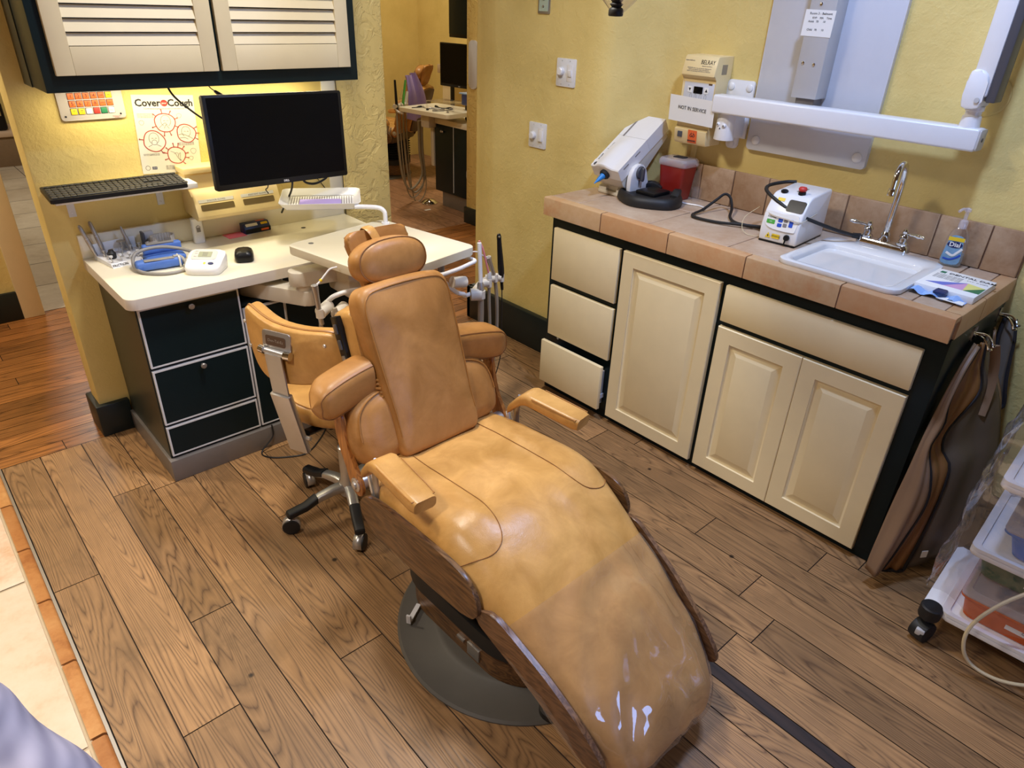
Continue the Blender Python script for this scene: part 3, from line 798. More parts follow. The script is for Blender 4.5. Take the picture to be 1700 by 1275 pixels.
# blue cuff + hose, pressure monitor
cu_ = thing('pressure_cuff', 'folded blue blood pressure cuff with grey tube on the desk', 'cuff', (-1.955, .585, DZ))
def cuffroll(c, l, w, hh, rz):
    T = Matrix.Translation(c) @ rotm(0, 0, rz)
    return T
def softbox(a, b, bev, T, name, mat, par, amp=.003, sd=0):
    mb = MB(); mb.box(a, b, bev, 3)
    bmesh.ops.subdivide_edges(mb.bm, edges=[e for e in mb.bm.edges if e.calc_length() > .02], cuts=4, use_grid_fill=True)
    for v in mb.bm.verts: v.co += noise.noise_vector(v.co * 35 + V((sd, 0, 0))) * amp
    return mb.build(name, mat, par, T)
CT = Matrix.Translation((-1.955, .545, DZ)) @ rotm(0, 0, radians(-7))
softbox((-.078, -.028, .003), (.078, .016, .036), .009, CT, 'front_fold', 'bluecloth', cu_, .003)
CT2 = Matrix.Translation((-1.915, .635, DZ)) @ rotm(0, 0, radians(-4))
softbox((-.062, -.045, .003), (.072, .03, .022), .006, CT2, 'back_fold', 'bluecloth', cu_, .003, 3)
softbox((-.060, .004, .018), (.074, .03, .058), .008, CT2, 'raised_edge', 'bluecloth', cu_, .004, 5)
MB().box((-.045, .006, .055), (.050, .022, .061), .002).build('velcro_strip', 'hosegrey', cu_, CT2)
MB().box((-.05, -.026, .035), (.05, -.006, .039), .002).build('velcro_strip', 'hosegrey', cu_, CT)
MB().box((.062, -.032, .002), (.068, .012, .040), .002).build('white_tab', 'paper', cu_, CT)
MB().tube([(-1.80, .50, DZ + .02), (-1.85, .60, DZ + .035), (-1.93, .61, DZ + .055), (-2.01, .60, DZ + .05), (-2.035, .56, DZ + .02), (-2.02, .505, DZ + .006), (-1.965, .455, DZ + .006), (-1.905, .455, DZ + .006), (-1.88, .49, DZ + .012), (-1.885, .52, DZ + .034), (-1.91, .525, DZ + .039)], .0062, 10).build('tube', 'hosegrey', cu_)
bp = thing('pressure_monitor', 'white blood pressure monitor with grey display on the desk', 'monitor', (-1.83, .445, DZ))
PT = Matrix.Translation((-1.835, .42, DZ)) @ rotm(0, 0, radians(-38))
mb = MB()
o2 = smoothpoly([(-.055, -.05), (0, -.058), (.055, -.05), (.064, 0), (.06, .05), (0, .056), (-.06, .05), (-.064, 0)], 4)
def rg(s, f): return [V((x * s, y * s, f(y * s))) for x, y in o2]
mb.loft([rg(.92, lambda y: 0), rg(.97, lambda y: .006), rg(1.0, lambda y: .014 + (y + .058) * .28), rg(.97, lambda y: .022 + (y + .058) * .33), rg(.86, lambda y: .026 + (y + .058) * .35), rg(.4, lambda y: .027 + (y + .058) * .35)])
mb.build('case', 'white', bp, PT)
tl = math.atan(.35); uu = V((0, cos(tl), sin(tl))); nn = V((0, -sin(tl), cos(tl)))
def bpf(x, y, d=.0318): return V((x, y, d - .004 + (y + .058) * .35))
MB().prism(rrect(.088, .058, [.02, .02, .012, .012]), bpf(-.004, .018, .0302), X3, uu, nn, .0016).build('fascia', 'greyp', bp, PT)
MB().prism(rrect(.046, .030, .002, 2), bpf(-.002, .018, .0318), X3, uu, nn, .0008).build('display', 'lcd', bp, PT)
letters(bp, '888\n888', .012, bpf(-.002, .018, .0328), X3, uu, 'inkgrey', 'display_segments', T=PT)
for i, (x, y) in enumerate(((-.034, .034), (-.034, .022), (-.034, .006))): letters(bp, ('SYS', 'DIA', 'PUL')[i], .006, bpf(x, y, .0322), X3, uu, 'inkgrey', T=PT)
MB().prism([(.010 * cos(i * pi / 8), .006 * sin(i * pi / 8)) for i in range(16)], bpf(.028, -.030, .031), X3, uu, nn, .0025).build('button', 'inkblue', bp, PT)
MB().prism(rrect(.008, .010, .001, 2), bpf(.006, -.028, .0308), X3, uu, nn, .001).build('symbol', 'yellow', bp, PT)
# little things
ct = thing('white_container', 'small white plastic bottle with dark printed emblem by upstand', 'bottle', (-1.735, .755, DZ))
mb = MB(); mb.loft([[V((-1.735 + x * s, .755 + y * s, DZ + z)) for x, y in rrect(.042, .028, .010)] for s, z in ((.94, 0), (1, .003), (1.0, .078), (.95, .088), (1.02, .091), (1.02, .097), (.7, .099))]); mb.build('body', 'white', ct)
mb = MB(); mb.box((-1.743, .7395, DZ + .045), (-1.728, .7405, DZ + .063)); mb.build('printed_emblem', 'inkgrey', ct)
MB().tube([(-1.745, .739, DZ + .064), (-1.736, .739, DZ + .072), (-1.727, .739, DZ + .064)], .001, 5, sm=1).build('printed_outline', 'inkgrey', ct)
cb_ = thing('carton', 'small dark blue carton lying before glove dispenser', 'box', (-1.50, .775, DZ))
BX = Matrix.Translation((-1.495, .772, DZ)) @ rotm(0, 0, radians(4))
mb = MB(); mb.prism([(-.024, 0), (.024, 0), (.024, .038), (-.006, .040), (-.020, .022)], (-.056, 0, 0), Y3, Z3, X3, .112, bev=.001); mb.build('body', 'navy', cb_, BX)
uu = V((0, .014, .018)).normalized(); nn = X3.cross(uu)
MB().prism(rrect(.052, .012, .001, 2), V((-.022, -.012, .0325)) + nn * .0005, X3, uu, nn, .0006).build('white_label', 'paper', cb_, BX)
MB().prism(rrect(.030, .010, .001, 2), V((.034, -.012, .0325)) + nn * .0005, X3, uu, nn, .0006).build('gold_print', 'yellow', cb_, BX)
MB().prism(rrect(.034, .008, .001, 2), V((.030, -.0245, .010)), X3, Z3, -Y3, .0006).build('orange_print', 'orange', cb_, BX)
MB().prism(rrect(.040, .012, .001, 2), V((.028, .010, .0392)), X3, Y3, Z3, .0008).build('orange_print', 'orange', cb_, BX)
MB().prism(rrect(.112, .018, .001, 2), V((0, -.0242, .011)), X3, Z3, -Y3, .0003).build('dark_side', 'black', cb_, BX)
tag(MB().prism(rrect(.077, .068, .001, 2), (-1.590, .762, DZ + .0004), V((.998, .05, 0)), V((-.05, .998, 0)), Z3, .0008).build('sticky_note', 'pink'), 'pink sticky note lying on the ivory desk', 'note', base=(-1.59, .762, DZ))
ms = thing('computer_mouse', 'black computer mouse on the ivory desk', 'mouse', (-1.675, .468, DZ))
mb = MB(); T_ = Matrix.Translation((-1.675, .468, DZ)) @ rotm(0, 0, radians(-22))
o2 = smoothpoly([(-.030, -.05), (0, -.058), (.030, -.05), (.034, 0), (.030, .045), (0, .056), (-.030, .045), (-.034, 0)], 4)
mb.loft([[V((x * s, y * s, z - (y * s * .12 if z > .01 else 0))) for x, y in o2] for s, z in ((.9, 0), (.98, .004), (1, .012), (.97, .022), (.86, .032), (.62, .038), (.3, .040))]); mb.build('shell', 'black', ms, T_)
MB().lathe([(.006, -.003), (.008, -.002), (.008, .002), (.006, .003)], (0, .036, .026), X3, 12).build('wheel', 'dgrey', ms, T_)
ky = thing('key_bunch', 'small bunch of brass keys on desk left of the mouse', 'keys', (-1.775, .445, DZ))
for a, l in ((-50, .04), (-20, .034), (-75, .03)):
    d = V((cos(radians(a)), sin(radians(a)), 0)); p = V((-1.785, .475, DZ + .002))
    mb = MB(); mb.tube([p, p + d * l], .003, 5, sm=1, flat=(.4, 1)); mb.tube([p + d * l * .1 + V((.006 * cos(t), .006 * sin(t), 0)) for t in [i * pi / 4 for i in range(8)]], .0012, 4, sm=1, closed=True)
    mb.build('key', 'piping', ky)
tag(MB().lathe([(.004, 0), (.004, .004), (.002, .007), (0, .008)], (-1.84, .64, DZ)).build('metal_stud', 'nickel'), 'tiny metal stud lying on desk behind the pressure monitor', 'stud', base=(-1.84, .64, DZ))
# ------------------------------------------------------------------ DENTAL CHAIR (local frame: -Y towards the feet, +X towards the counter)
def seat_profile(k):
    """centre line of the seat and leg cushion: y, z, half width, crown, thickness"""
    K = [(.262, .478, .225, .010, .055), (.235, .500, .238, .012, .075), (.15, .512, .256, .020, .085), (.05, .520, .264, .024, .085), (-.05, .528, .268, .028, .085), (-.13, .530, .268, .032, .085),
         (-.20, .516, .267, .036, .083), (-.26, .490, .264, .040, .08), (-.32, .456, .260, .044, .078), (-.40, .404, .254, .046, .075), (-.48, .350, .247, .046, .072), (-.56, .290, .240, .046, .072),
         (-.62, .236, .231, .044, .070), (-.665, .184, .216, .040, .066), (-.692, .132, .196, .032, .058), (-.690, .092, .175, .022, .046), (-.668, .066, .15, .014, .03)]
    x = k * (len(K) - 1); i = min(int(x), len(K) - 2); t = x - i
    p = [K[max(0, i - 1)], K[i], K[i + 1], K[min(len(K) - 1, i + 2)]]
    return [.5 * (2 * b + (c - a) * t + (2 * a - 5 * b + 4 * c - d) * t * t + (3 * b - a - 3 * c + d) * t ** 3) for a, b, c, d in zip(*p)]
def seat_point(k, s, off=0.0):
    """s in -1..1 across the top of the cushion"""
    y, z, w, cr, th = seat_profile(k)
    e = .002; a = seat_profile(max(0, k - e)); b = seat_profile(min(1, k + e))
    t = V((0, b[0] - a[0], b[1] - a[1])).normalized(); n = V((0, t.z, -t.y))
    if n.z < 0 and k < .8: n = -n
    if n.y > 0 and k >= .8: n = -n
    h = -cr * abs(s) ** 2.6
    side = -0.028 * max(0, (abs(s) - .80) / .20) ** 2
    # pad swells either side of the seat, and soft drag wrinkles towards the knees
    ky = (y + .06) / .20
    pad = 0
    if abs(s) > .42 and -.26 < y < .24:
        pad = .010 * min(1, (abs(s) - .42) / .16) * min(1, max(0, (y + .235) / .09))
    wr = 0
    if y < -.12:
        f = min(1, (-.12 - y) / .1)
        wr = .0055 * f * sin((s * 4.2 + y * 3.0) * 3.1 + 1.5 * noise.noise(V((s * 1.5, y * 5, 1)))) * max(0, 1 - abs(s - .55) / .5)
    if y < -.28: wr += .0035 * min(1, (-.28 - y) / .12) * sin((y * 9 + s * s * 1.5 - .6 * s + .6 * noise.noise(V((s, y * 3, 2)))) * 5.2) * (1 - .5 * abs(s))
    return V((s * w, y, z)) + n * (h + side + pad + wr + off + .002 * noise.noise(V((s * 3, y * 9, 0))))
def build_chair(name, label, cat, loc, rz, full=True):
    ch = thing(name, label, cat, loc, rz); T = WM[ch]
    def part(mb, nm, mat, par=None, **kw): return mb.build(nm, mat, par or ch, T, **kw)
    # floor plate and base
    mb = MB(); mb.lathe([(.365, 0), (.365, .004), (.358, .010), (.26, .012), (.255, .016), (.24, .018), (0, .018)], (.04, -.105, 0), seg=72); part(mb, 'floor_plate', 'mat')
    mb = MB(); mb.prism(rrect(.355, .59, .165, 10), (0, -.06, .018), X3, Y3, Z3, .102, bev=.006); bs = part(mb, 'base_housing', 'walnut')
    mb = MB(); mb.prism(rrect(.385, .615, .178, 10), (0, -.06, .118), X3, Y3, Z3, .056, bev=.016, seg=3); part(mb, 'bumper', 'rubber')
    mb = MB(); mb.box((-.184, -.175, .035), (-.176, -.125, .08), .002); mb.box((-.184, -.110, .06), (-.176, -.08, .068)); part(mb, 'rating_plate', 'nickel', bs)
    mb = MB(); mb.box((-.13, -.32, .15), (.13, .16, .20), .02); mb.box((-.09, -.2, .19), (.09, .12, .34), .02); part(mb, 'lift_column', 'dgrey')
    mb = MB(); mb.prism([(0, 0), (.075, 0), (.075, .006), (.006, .006), (.006, .03), (0, .03)], (-.235, .07, .02), V((.86, .5, 0)), Z3, V((-.5, .86, 0)), .014, bev=.001); part(mb, 'foot_lever', 'edge_white')
    mb = MB(); mb.lathe([(.030, 0), (.034, .004), (.034, .022), (.026, .030), (0, .031)], (-.125, -.40, .010), seg=20); part(mb, 'foot_switch', 'rubber')
    # structural pan below the cushions
    mb = MB(); mb.box((-.245, -.27, .345), (.245, .215, .44), .02); mb.box((-.16, -.22, .30), (.16, .16, .36), .02); part(mb, 'seat_pan', 'darkbrown')
    # seat and leg cushion, one continuous upholstery
    N, Mx = 110, 40
    def strip(k0, k1, n, off, wide=1.0, lip=True):
        R = []
        for i in range(n + 1):
            k = k0 + (k1 - k0) * i / n; y, z, w, cr, th = seat_profile(k); r = []
            e = .002; a = seat_profile(max(0, k - e)); b = seat_profile(min(1, k + e)); t = V((0, b[0] - a[0], b[1] - a[1])).normalized(); nn = V((0, t.z, -t.y))
            if nn.z < 0 and k < .8: nn = -nn
            if nn.y > 0 and k >= .8: nn = -nn
            for j in range(Mx + 1): r.append(seat_point(k, (-1 + 2 * j / Mx) * wide, off))
            if lip:
                L, Rr = r[0], r[-1]
                r = [L + nn * (-th * .9) + V((.03, 0, 0)), L + nn * (-th * .75) + V((.004, 0, 0)), L + nn * (-th * .35) - V((.006, 0, 0))] + r + [Rr + nn * (-th * .35) + V((.006, 0, 0)), Rr + nn * (-th * .75) - V((.004, 0, 0)), Rr + nn * (-th * .9) - V((.03, 0, 0))]
            R.append(r)
        return R
    mb = MB(); mb.loft(strip(0, 1, N, 0), True, True); cu = part(mb, 'seat_cushion', 'leather2', smooth=70)
    # sewn outline of the two thigh pads
    for sg in (-1, 1):
        pts = []
        kk = lambda yy: min([i / 400 for i in range(300)], key=lambda q: abs(seat_profile(q)[0] - yy))
        for yy, ss in ((.20, .50), (.12, .49), (.03, .48), (-.06, .47), (-.12, .47), (-.18, .50), (-.220, .57), (-.238, .67), (-.241, .78), (-.230, .90), (-.215, .985)):
            pts.append(seat_point(kk(yy), sg * ss, .0012))
        mb = MB(); mb.tube(pts, .0011, 5); part(mb, 'pad_seam', 'stitch', cu)
    # side veneer panels
    sp = [(.213, .415), (.179, .45), (.097, .468), (-.05, .474), (-.16, .474), (-.235, .462), (-.268, .430), (-.281, .389), (-.267, .358), (-.222, .340), (-.053, .333), (.11, .340), (.18, .352), (.213, .38)]
    lp = [(-.262, .372), (-.30, .392), (-.337, .388), (-.408, .352), (-.47, .318), (-.54, .270), (-.60, .220), (-.645, .168), (-.640, .140), (-.607, .132), (-.55, .168), (-.47, .222), (-.394, .27), (-.308, .318), (-.268, .345)]
    for sg in (-1, 1):
        mb = MB(); mb.prism(smoothpoly(sp, 4), (sg * .270, 0, 0), Y3, Z3, X3 * sg, .013, bev=.003); part(mb, 'side_panel', 'walnut')
        mb = MB(); mb.prism(smoothpoly(lp, 4), (sg * .232, 0, 0), Y3, Z3, X3 * sg, .014, bev=.003)
        for v in mb.bm.verts: v.co.x += sg * (.028 - (-.26 - v.co.y) * .11)
        part(mb, 'leg_panel', 'walnutz')
    # backrest
    ub, nb, ob = V((0, .368, .93)), V((0, -.93, .368)), V((-.014, .262, .462))
    def bl(x, t, d=0): return ob + X3 * x + ub * t + nb * d
    lum = smoothpoly([(-.222, .03), (-.250, .07), (-.252, .13), (-.236, .185), (-.19, .218), (-.12, .23), (0, .23), (.12, .23), (.19, .218), (.236, .185), (.252, .13), (.250, .07), (.222, .03), (.1, .02), (-.1, .02)], 4)
    mb = MB(); mb.pad(lum, ob, X3, ub, nb, .075, .035, .012); lu = part(mb, 'lumbar_cushion', 'leather', smooth=70)
    mb = MB(); mb.tube([bl(x * .93, .13 + (t - .13) * .9, .074) for x, t in lum if t > .09], .0022, 5, sm=1); part(mb, 'piping', 'piping', lu)
    mainp = smoothpoly([(-.136, .03), (-.140, .15), (-.146, .28), (-.149, .40), (-.148, .455), (-.134, .485), (-.10, .498), (0, .503), (.10, .498), (.134, .485), (.148, .455), (.149, .40), (.146, .28), (.140, .15), (.136, .03), (.08, .015), (-.08, .015)], 4)
    mb = MB(); mb.pad(mainp, bl(0, 0, .036), X3, ub, nb, .066, .026, .012)
    for v in mb.bm.verts: v.co += nb * (.0022 * noise.noise(v.co * 9))
    bk = part(mb, 'backrest', 'leather', smooth=70)
    mb = MB(); mb.tube([bl(x * .925, .02 + (t - .02) * .965, .1015) for x, t in mainp if t > .075], .0018, 5, sm=1); part(mb, 'piping', 'piping', bk)
    mb = MB()
    for k in range(5): mb.tube([bl(-.141 + .003 * (k % 2), .20 + .012 * k, .080), bl(-.150, .203 + .012 * k, .062), bl(-.147, .20 + .012 * k, .045)], .005, 6)
    part(mb, 'gathered_crease', 'leather', bk, smooth=70)
    mb = MB(); mb.prism(smoothpoly([(-.150, .02), (-.155, .25), (-.150, .40), (-.138, .445), (0, .455), (.138, .445), (.150, .40), (.155, .25), (.150, .02)], 3), bl(0, 0, .040), X3, ub, -nb, .110, bev=.02, seg=4); sh_ = part(mb, 'back_shell', 'leather2', smooth=70)
    mb = MB(); mb.prism(smoothpoly([(-.140, .03), (-.142, .25), (-.13, .43), (.13, .43), (.142, .25), (.140, .03)], 2), bl(0, 0, -.070), X3, ub, -nb, .012, bev=.003); part(mb, 'rear_veneer', 'darkbrown', sh_)
    # control strip on the near edge of the shell
    mb = MB(); mb.box((-.166, 0, 0), (-.146, .038, .20), .003)
    m_ = Matrix(((1, 0, 0, 0), (0, -nb.y, ub.y, 0), (0, -nb.z, ub.z, 0), (0, 0, 0, 1))); m_.translation = bl(0, .235, -.018)
    for v in mb.bm.verts: v.co = m_ @ v.co
    cp = part(mb, 'control_strip', 'black')
    for i, q in enumerate((.165, .12, .075, .03)):
        mb = MB(); mb.box((-.170, .010, q - .014), (-.164, .028, q + .014), .002)
        for v in mb.bm.verts: v.co = m_ @ v.co
        part(mb, 'switch', 'dgrey' if i != 2 else 'nickel', cp)
    # shoulder wings
    for sg in (-1, 1):
        mb = MB()
        R = []
        for i in range(13):
            t = i / 12; x = .150 + .185 * t; hh = .058 * (1 - .12 * t); dd = .052
            f = 1 if t < .72 else sqrt(max(.0, 1 - ((t - .72) / .28) ** 2)) * .86 + .14 * (1 - (t - .72) / .28)
            cx = V((sg * x - .014, .335 - .035 * t * t, .716 - .020 * t))
            R.append([cx + V((0, dd * f * (abs(cos(a)) ** .6) * (1 if cos(a) > 0 else -1), hh * f * (abs(sin(a)) ** .6) * (1 if sin(a) > 0 else -1))) for a in [q * pi / 12 for q in range(24)]])
        mb.loft(R, True, True); w_ = part(mb, 'shoulder_wing', 'leather', smooth=70)
        mb = MB(); mb.tube([r[9] for r in R[:11]] + [R[11][10], R[11][12], R[11][14]] + [r[15] for r in R[:11]][::-1], .0018, 5, sm=2); part(mb, 'piping', 'stitch', w_)
        # bent plywood side arms with the pivot bolt
        pa = smoothpoly([(.325, .655), (.330, .60), (.316, .54), (.290, .485), (.272, .44), (.250, .415), (.222, .42), (.212, .448), (.230, .485), (.262, .535), (.282, .595), (.292, .65)], 4)
        mb = MB(); mb.prism(pa, (sg * .262, 0, 0), Y3, Z3, X3 * sg, .012, bev=.003); ar = part(mb, 'side_arm', 'oak')
        mb = MB(); mb.lathe([(.021, 0), (.021, .003), (.012, .005), (.010, .010), (0, .012)], (sg * .274, .243, .450), X3 * sg, 18); part(mb, 'pivot_bolt', 'steel', ar)
        mb = MB(); mb.cyl((sg * .22, .243, .45), (sg * .262, .243, .45), .026, seg=18); part(mb, 'hinge_hub', 'steel')
        # armrests
        AT = Matrix.Translation((sg * .262, .128, .592)) @ rotm(radians(5), 0, radians(6 * sg + 3))
        mb = MB(); R = []
        for i in range(15):
            t = i / 14; y = .03 - .235 * t + .012 * (max(0, .2 - t) / .2) ** 3; z = .0 - .062 * (max(0, .24 - t) / .24) ** 2.2
            e = 1 if .06 < t < .95 else .88
            R.append([AT @ V((px * e, y, z + pz * e)) for px, pz in rrect(.078 - .006 * t, .040, .014, 4)])
        mb.loft(R, True, True); am = part(mb, 'armrest', 'leather2', smooth=60)
        mb = MB(); mb.tube([AT @ V((px, .028 - .232 * t, .0165)) for px, t in ((-.0365, .30), (-.0360, .5), (-.0350, .75), (-.0330, .93), (-.027, .965), (.027, .965), (.0330, .93), (.0350, .75), (.0360, .5), (.0365, .30))], .0016, 5, sm=2); part(mb, 'piping', 'piping', am)
        mb = MB(); mb.tube([AT @ V((0, .020, -.02)), AT @ V((0, .030, -.05)), (sg * .258, .165, .49), (sg * .258, .160, .44)], .011, 10, flat=(1, .6)); part(mb, 'bracket', 'nickel', am)
        mb = MB(); mb.tube([(sg * .255, .20, .50), (sg * .256, .19, .47), (sg * .257, .175, .43)], .008, 8); part(mb, 'bracket_tube', 'steel', am)
    # headrest: tapered rear panel, strap and oval pillow
    uh, nh = V((0, .30, .954)), V((0, -.954, .30)); oh = V((0, .462, .885))
    hp = smoothpoly([(-.062, 0), (-.082, .08), (-.098, .145), (-.094, .168), (-.075, .178), (0, .180), (.075, .178), (.094, .168), (.098, .145), (.082, .08), (.062, 0)], 3)
    mb = MB(); mb.prism(hp, oh, X3, uh, nh, .026, bev=.009, seg=3); hd = part(mb, 'headrest_panel', 'leather', smooth=60)
    mb = MB(); mb.tube([oh + uh * .178 + nh * .000 + X3 * -.028, oh + uh * .186 + nh * .012 + X3 * -.026, oh + uh * .176 + nh * .030 + X3 * -.022, oh + uh * .150 + nh * .036 + X3 * -.014, oh + uh * .115 + nh * .042 + X3 * -.008], .016, 8, flat=(.16, 1)); part(mb, 'strap', 'leather2', hd)
    mb = MB(); po_ = [(.116 * (abs(cos(a)) ** .84) * (1 if cos(a) > 0 else -1), .064 * (abs(sin(a)) ** .86) * (1 if sin(a) > 0 else -1)) for a in [i * pi / 28 for i in range(56)]]
    c_ = V((-.010, .462, .980)); un = V((0, .26, .965)); nn_ = V((0, -.965, .26))
    def pl(x, y, d): return c_ + X3 * x + un * y + nn_ * d
    R = []
    for s, d in ((.72, -.002), (.88, .002), (.97, .012), (1.0, .026), (.995, .044), (.97, .057), (.92, .066), (.80, .0745), (.6, .080), (.3, .083), (.05, .084)):
        R.append([pl(x * s, y * s, d) for x, y in po_])
    mb.loft(R, True, True); hp_ = part(mb, 'head_pillow', 'leather', smooth=80)
    mb = MB(); mb.tube([pl(x * .925, y * .925, .0665) for x, y in po_], .0022, 5, sm=1, closed=True); part(mb, 'piping', 'stitch', hp_)
    return ch
CHL, CHR = (-1.615, -.9, 0), .02
chair = build_chair('dental_chair', 'tan leather dental chair with walnut side panels in the middle of the room', 'dental chair', CHL, CHR)
# clear protective film over the leg cushion
TC = WM[chair]
Rr = []
for i in range(61):
    k = .545 + .455 * i / 60; y = seat_profile(k)[0]; r = []
    for j in range(61):
        s = (-1 + 2 * j / 60) * 1.02
        q = y * 9 + s * s * 1.3 - s * .9 + .5 * noise.noise(V((s * 1.1, y * 4, 7)))
        wr = .0035 * noise.noise(V((s * 1.3 + y * 3, y * 11 - s * 2.2, 4))) + .0040 * (1 - abs(sin(q * 3.1))) ** 2 * (1.1 - .5 * abs(s - .2)) + .0016 * sin(q * 9 + s * 3) + .0010 * sin(y * 60 + 9 * noise.noise(V((s * 2.5, y * 8, 3))))
        p = seat_point(k, s, .0062 + wr + .012 * max(0, (i - 52) / 8))
        r.append(p)
    L, R_ = r[0], r[-1]
    r = [L + V((-.004, -.006, -.045))] + r + [R_ + V((.006 + .02 * max(0, (i - 40) / 20), -.006, -.045 - .02 * max(0, (i - 40) / 20)))]
    Rr.append(r)
mb = MB(); mb.loft(Rr, False, False)
fo = mb.build('protective_film', 'film', None, TC, smooth=80)
tag(fo, 'clear wrinkled plastic cover over the foot end of the tan chair', 'cover', base=TC @ V((0, -.60, .07)))

# ------------------------------------------------------------------ ASSISTANT STOOL
stl = thing('assistant_stool', 'tan leather stool on chrome castors with its back to the camera beside the chair', 'stool', (-1.70, -.24, 0))
S0 = V((-1.70, -.24, 0))
for k in range(5):
    a = radians(108 + 72 * k - 4); d = V((cos(a), sin(a), 0)); q = V((-d.y, d.x, 0))
    R = []
    for t, z, w, h in ((.0, .105, .022, .018), (.06, .108, .019, .016), (.115, .100, .017, .014), (.16, .082, .016, .012), (.225, .074, .015, .010)):
        R.append([S0 + d * t + q * (x * 2 * w) + Z3 * (z + y * 2 * h) for x, y in rrect(1, 1, .3, 3)])
    mb = MB(); mb.loft(R); lg = mb.build('leg', 'steel', stl)
    R = []
    for t, z, w, h in ((.125, .1015, .0185, .015), (.165, .084, .0178, .0135), (.228, .0765, .017, .0125), (.232, .076, .012, .008)):
        R.append([S0 + d * t + q * (x * 2 * w) + Z3 * (z + y * 2 * h) for x, y in rrect(1, 1, .3, 3)])
    mb = MB(); mb.loft(R); mb.build('grip_sleeve', 'rubber', lg)
    wa = V((cos(a + 1.1), sin(a + 1.1), 0)); c = S0 + d * .222 + V((0, 0, .0295))
    mb = MB(); mb.lathe([(.020, -.017), (.0285, -.015), (.0295, -.012), (.0295, .012), (.0285, .015), (.020, .017)], c, wa, 22); cs = mb.build('castor', 'rubber', lg)
    mb = MB(); R = []
    for s in (-.0185, .0185 - .008):
        R.append([c + wa * s + Z3 * .031 * sin(t) + Z3.cross(wa) * .031 * cos(t) for t in [i * pi / 12 - .35 for i in range(16)]])
    mb.loft(R, False, False); h_ = mb.build('hood', 'steel', cs); m = h_.modifiers.new('s', 'SOLIDIFY'); m.thickness = .0025
    mb = MB(); mb.cyl(S0 + d * .222 + Z3 * .05, S0 + d * .222 + Z3 * .07, .006, seg=10); mb.build('stem', 'steel', cs)
mb = MB(); mb.lathe([(.034, .075), (.034, .13), (.027, .14), (.027, .27), (.020, .275), (.020, .43)], S0, seg=20); mb.build('column', 'steel', stl)
mb = MB(); mb.box(S0 + V((-.10, -.10, .42)), S0 + V((.10, .10, .445)), .01); mb.build('mechanism', 'black', stl)
mb = MB(); mb.pad([(.205 * cos(i * pi / 24), .205 * sin(i * pi / 24)) for i in range(48)], S0 + V((.03, .015, .44)), X3, Y3, Z3, .07, .03, .012, back=.03); st_ = mb.build('seat', 'leather2', stl, smooth=70)
mb = MB(); mb.tube([S0 + V((.03 + .190 * cos(i * pi / 16), .015 + .190 * sin(i * pi / 16), .507)) for i in range(32)], .002, 5, sm=1, closed=True); mb.build('piping', 'piping', st_)
# curved backrest, seen from behind
fb = radians(205); nbk = V((cos(fb), sin(fb), 0)); ubk = V((-nbk.y, nbk.x, 0)) * -1; Mb = V((-1.895, -.325, .632))
# ubk runs from the left end to the right end as seen by the camera
ubk = V((.42, -.906, 0)).normalized()
op = smoothpoly([(-.185, .165), (-.178, .182), (-.15, .186), (-.05, .172), (.06, .168), (.13, .168), (.168, .150), (.188, .105), (.192, .062), (.168, .034), (.10, .012), (.03, .0), (-.06, -.006), (-.115, .016), (-.155, .065), (-.178, .12)], 4)
def bend(px, py): return -1.55 * px * px
tilt = V((nbk.x * -.10, nbk.y * -.10, .99)).normalized()
mb = MB(); mb.pad(op, Mb, ubk, tilt, nbk, .022, .010, .004, bend=bend); sbk = mb.build('backrest', 'leather2', stl, smooth=60)
mb = MB(); mb.pad(op, Mb - nbk * .002, ubk, tilt, -nbk, .040, .022, .008, bend=lambda a, b: 1.55 * a * a); mb.build('backrest_pad', 'leather2', stl, smooth=60)
mb = MB(); mb.tube([Mb + ubk * x + tilt * y + nbk * (.003 + bend(x, y)) for x, y in op], .0045, 6, sm=1, closed=True); mb.build('piping', 'piping', sbk)
def sp_(x, y, d=.024): return Mb + ubk * x + tilt * y + nbk * (d + bend(x, y))
for x, y in ((-.178, .14), (.125, .135), (.165, .062), (-.15, .075)):
    MB().lathe([(.006, 0), (.006, .0015), (.004, .0035), (0, .004)], sp_(x, y), nbk, 12).build('rivet', 'steel', sbk)
MB().prism(rrect(.098, .080, .008), sp_(-.02, .118, .025), ubk, tilt, nbk, .004, bev=.001).build('mount_plate', 'nickel', sbk)
pl_ = MB().prism(rrect(.070, .030, .006), sp_(-.022, .130, .0292), ubk, tilt, nbk, .0012).build('name_plate', 'darkbrown', sbk)
letters(pl_, 'Den-Tal-Ez', .012, sp_(-.022, .130, .0308), ubk, tilt, 'nickel')
MB().cyl(sp_(-.065, .098, .038), sp_(.022, .098, .038), .0095, seg=14).build('hinge_barrel', 'steel', sbk)
for x in (-.068, .024): MB().cyl(sp_(x - .010, .098, .038), sp_(x + .010, .098, .038), .0125, seg=14).build('hinge_knuckle', 'chrome', sbk)
def strap(p, q, w, th, name, mat, bev=.002):
    p = V(p); q = V(q); d = (q - p).normalized(); s = ubk; n = s.cross(d).normalized()
    mb = MB(); mb.loft([[c + s * x + n * y for x, y in rrect(w, th, min(w, th) * .3, 2)] for c in (p, q)]); return mb.build(name, mat, stl)
top = sp_(-.022, .095, .044); bot = V((-1.900, -.338, .398))
mid = top.lerp(bot, .40) + nbk * .012
strap(top, mid, .058, .007, 'back_post', 'nickel'); strap(mid - (bot - top) * .02, bot, .070, .022, 'back_sleeve', 'steel')
MB().cyl(bot + ubk * .045 + V((0, 0, .05)), bot - ubk * .04 + V((0, 0, .05)), .007, seg=10).build('tilt_bolt', 'steel', stl)
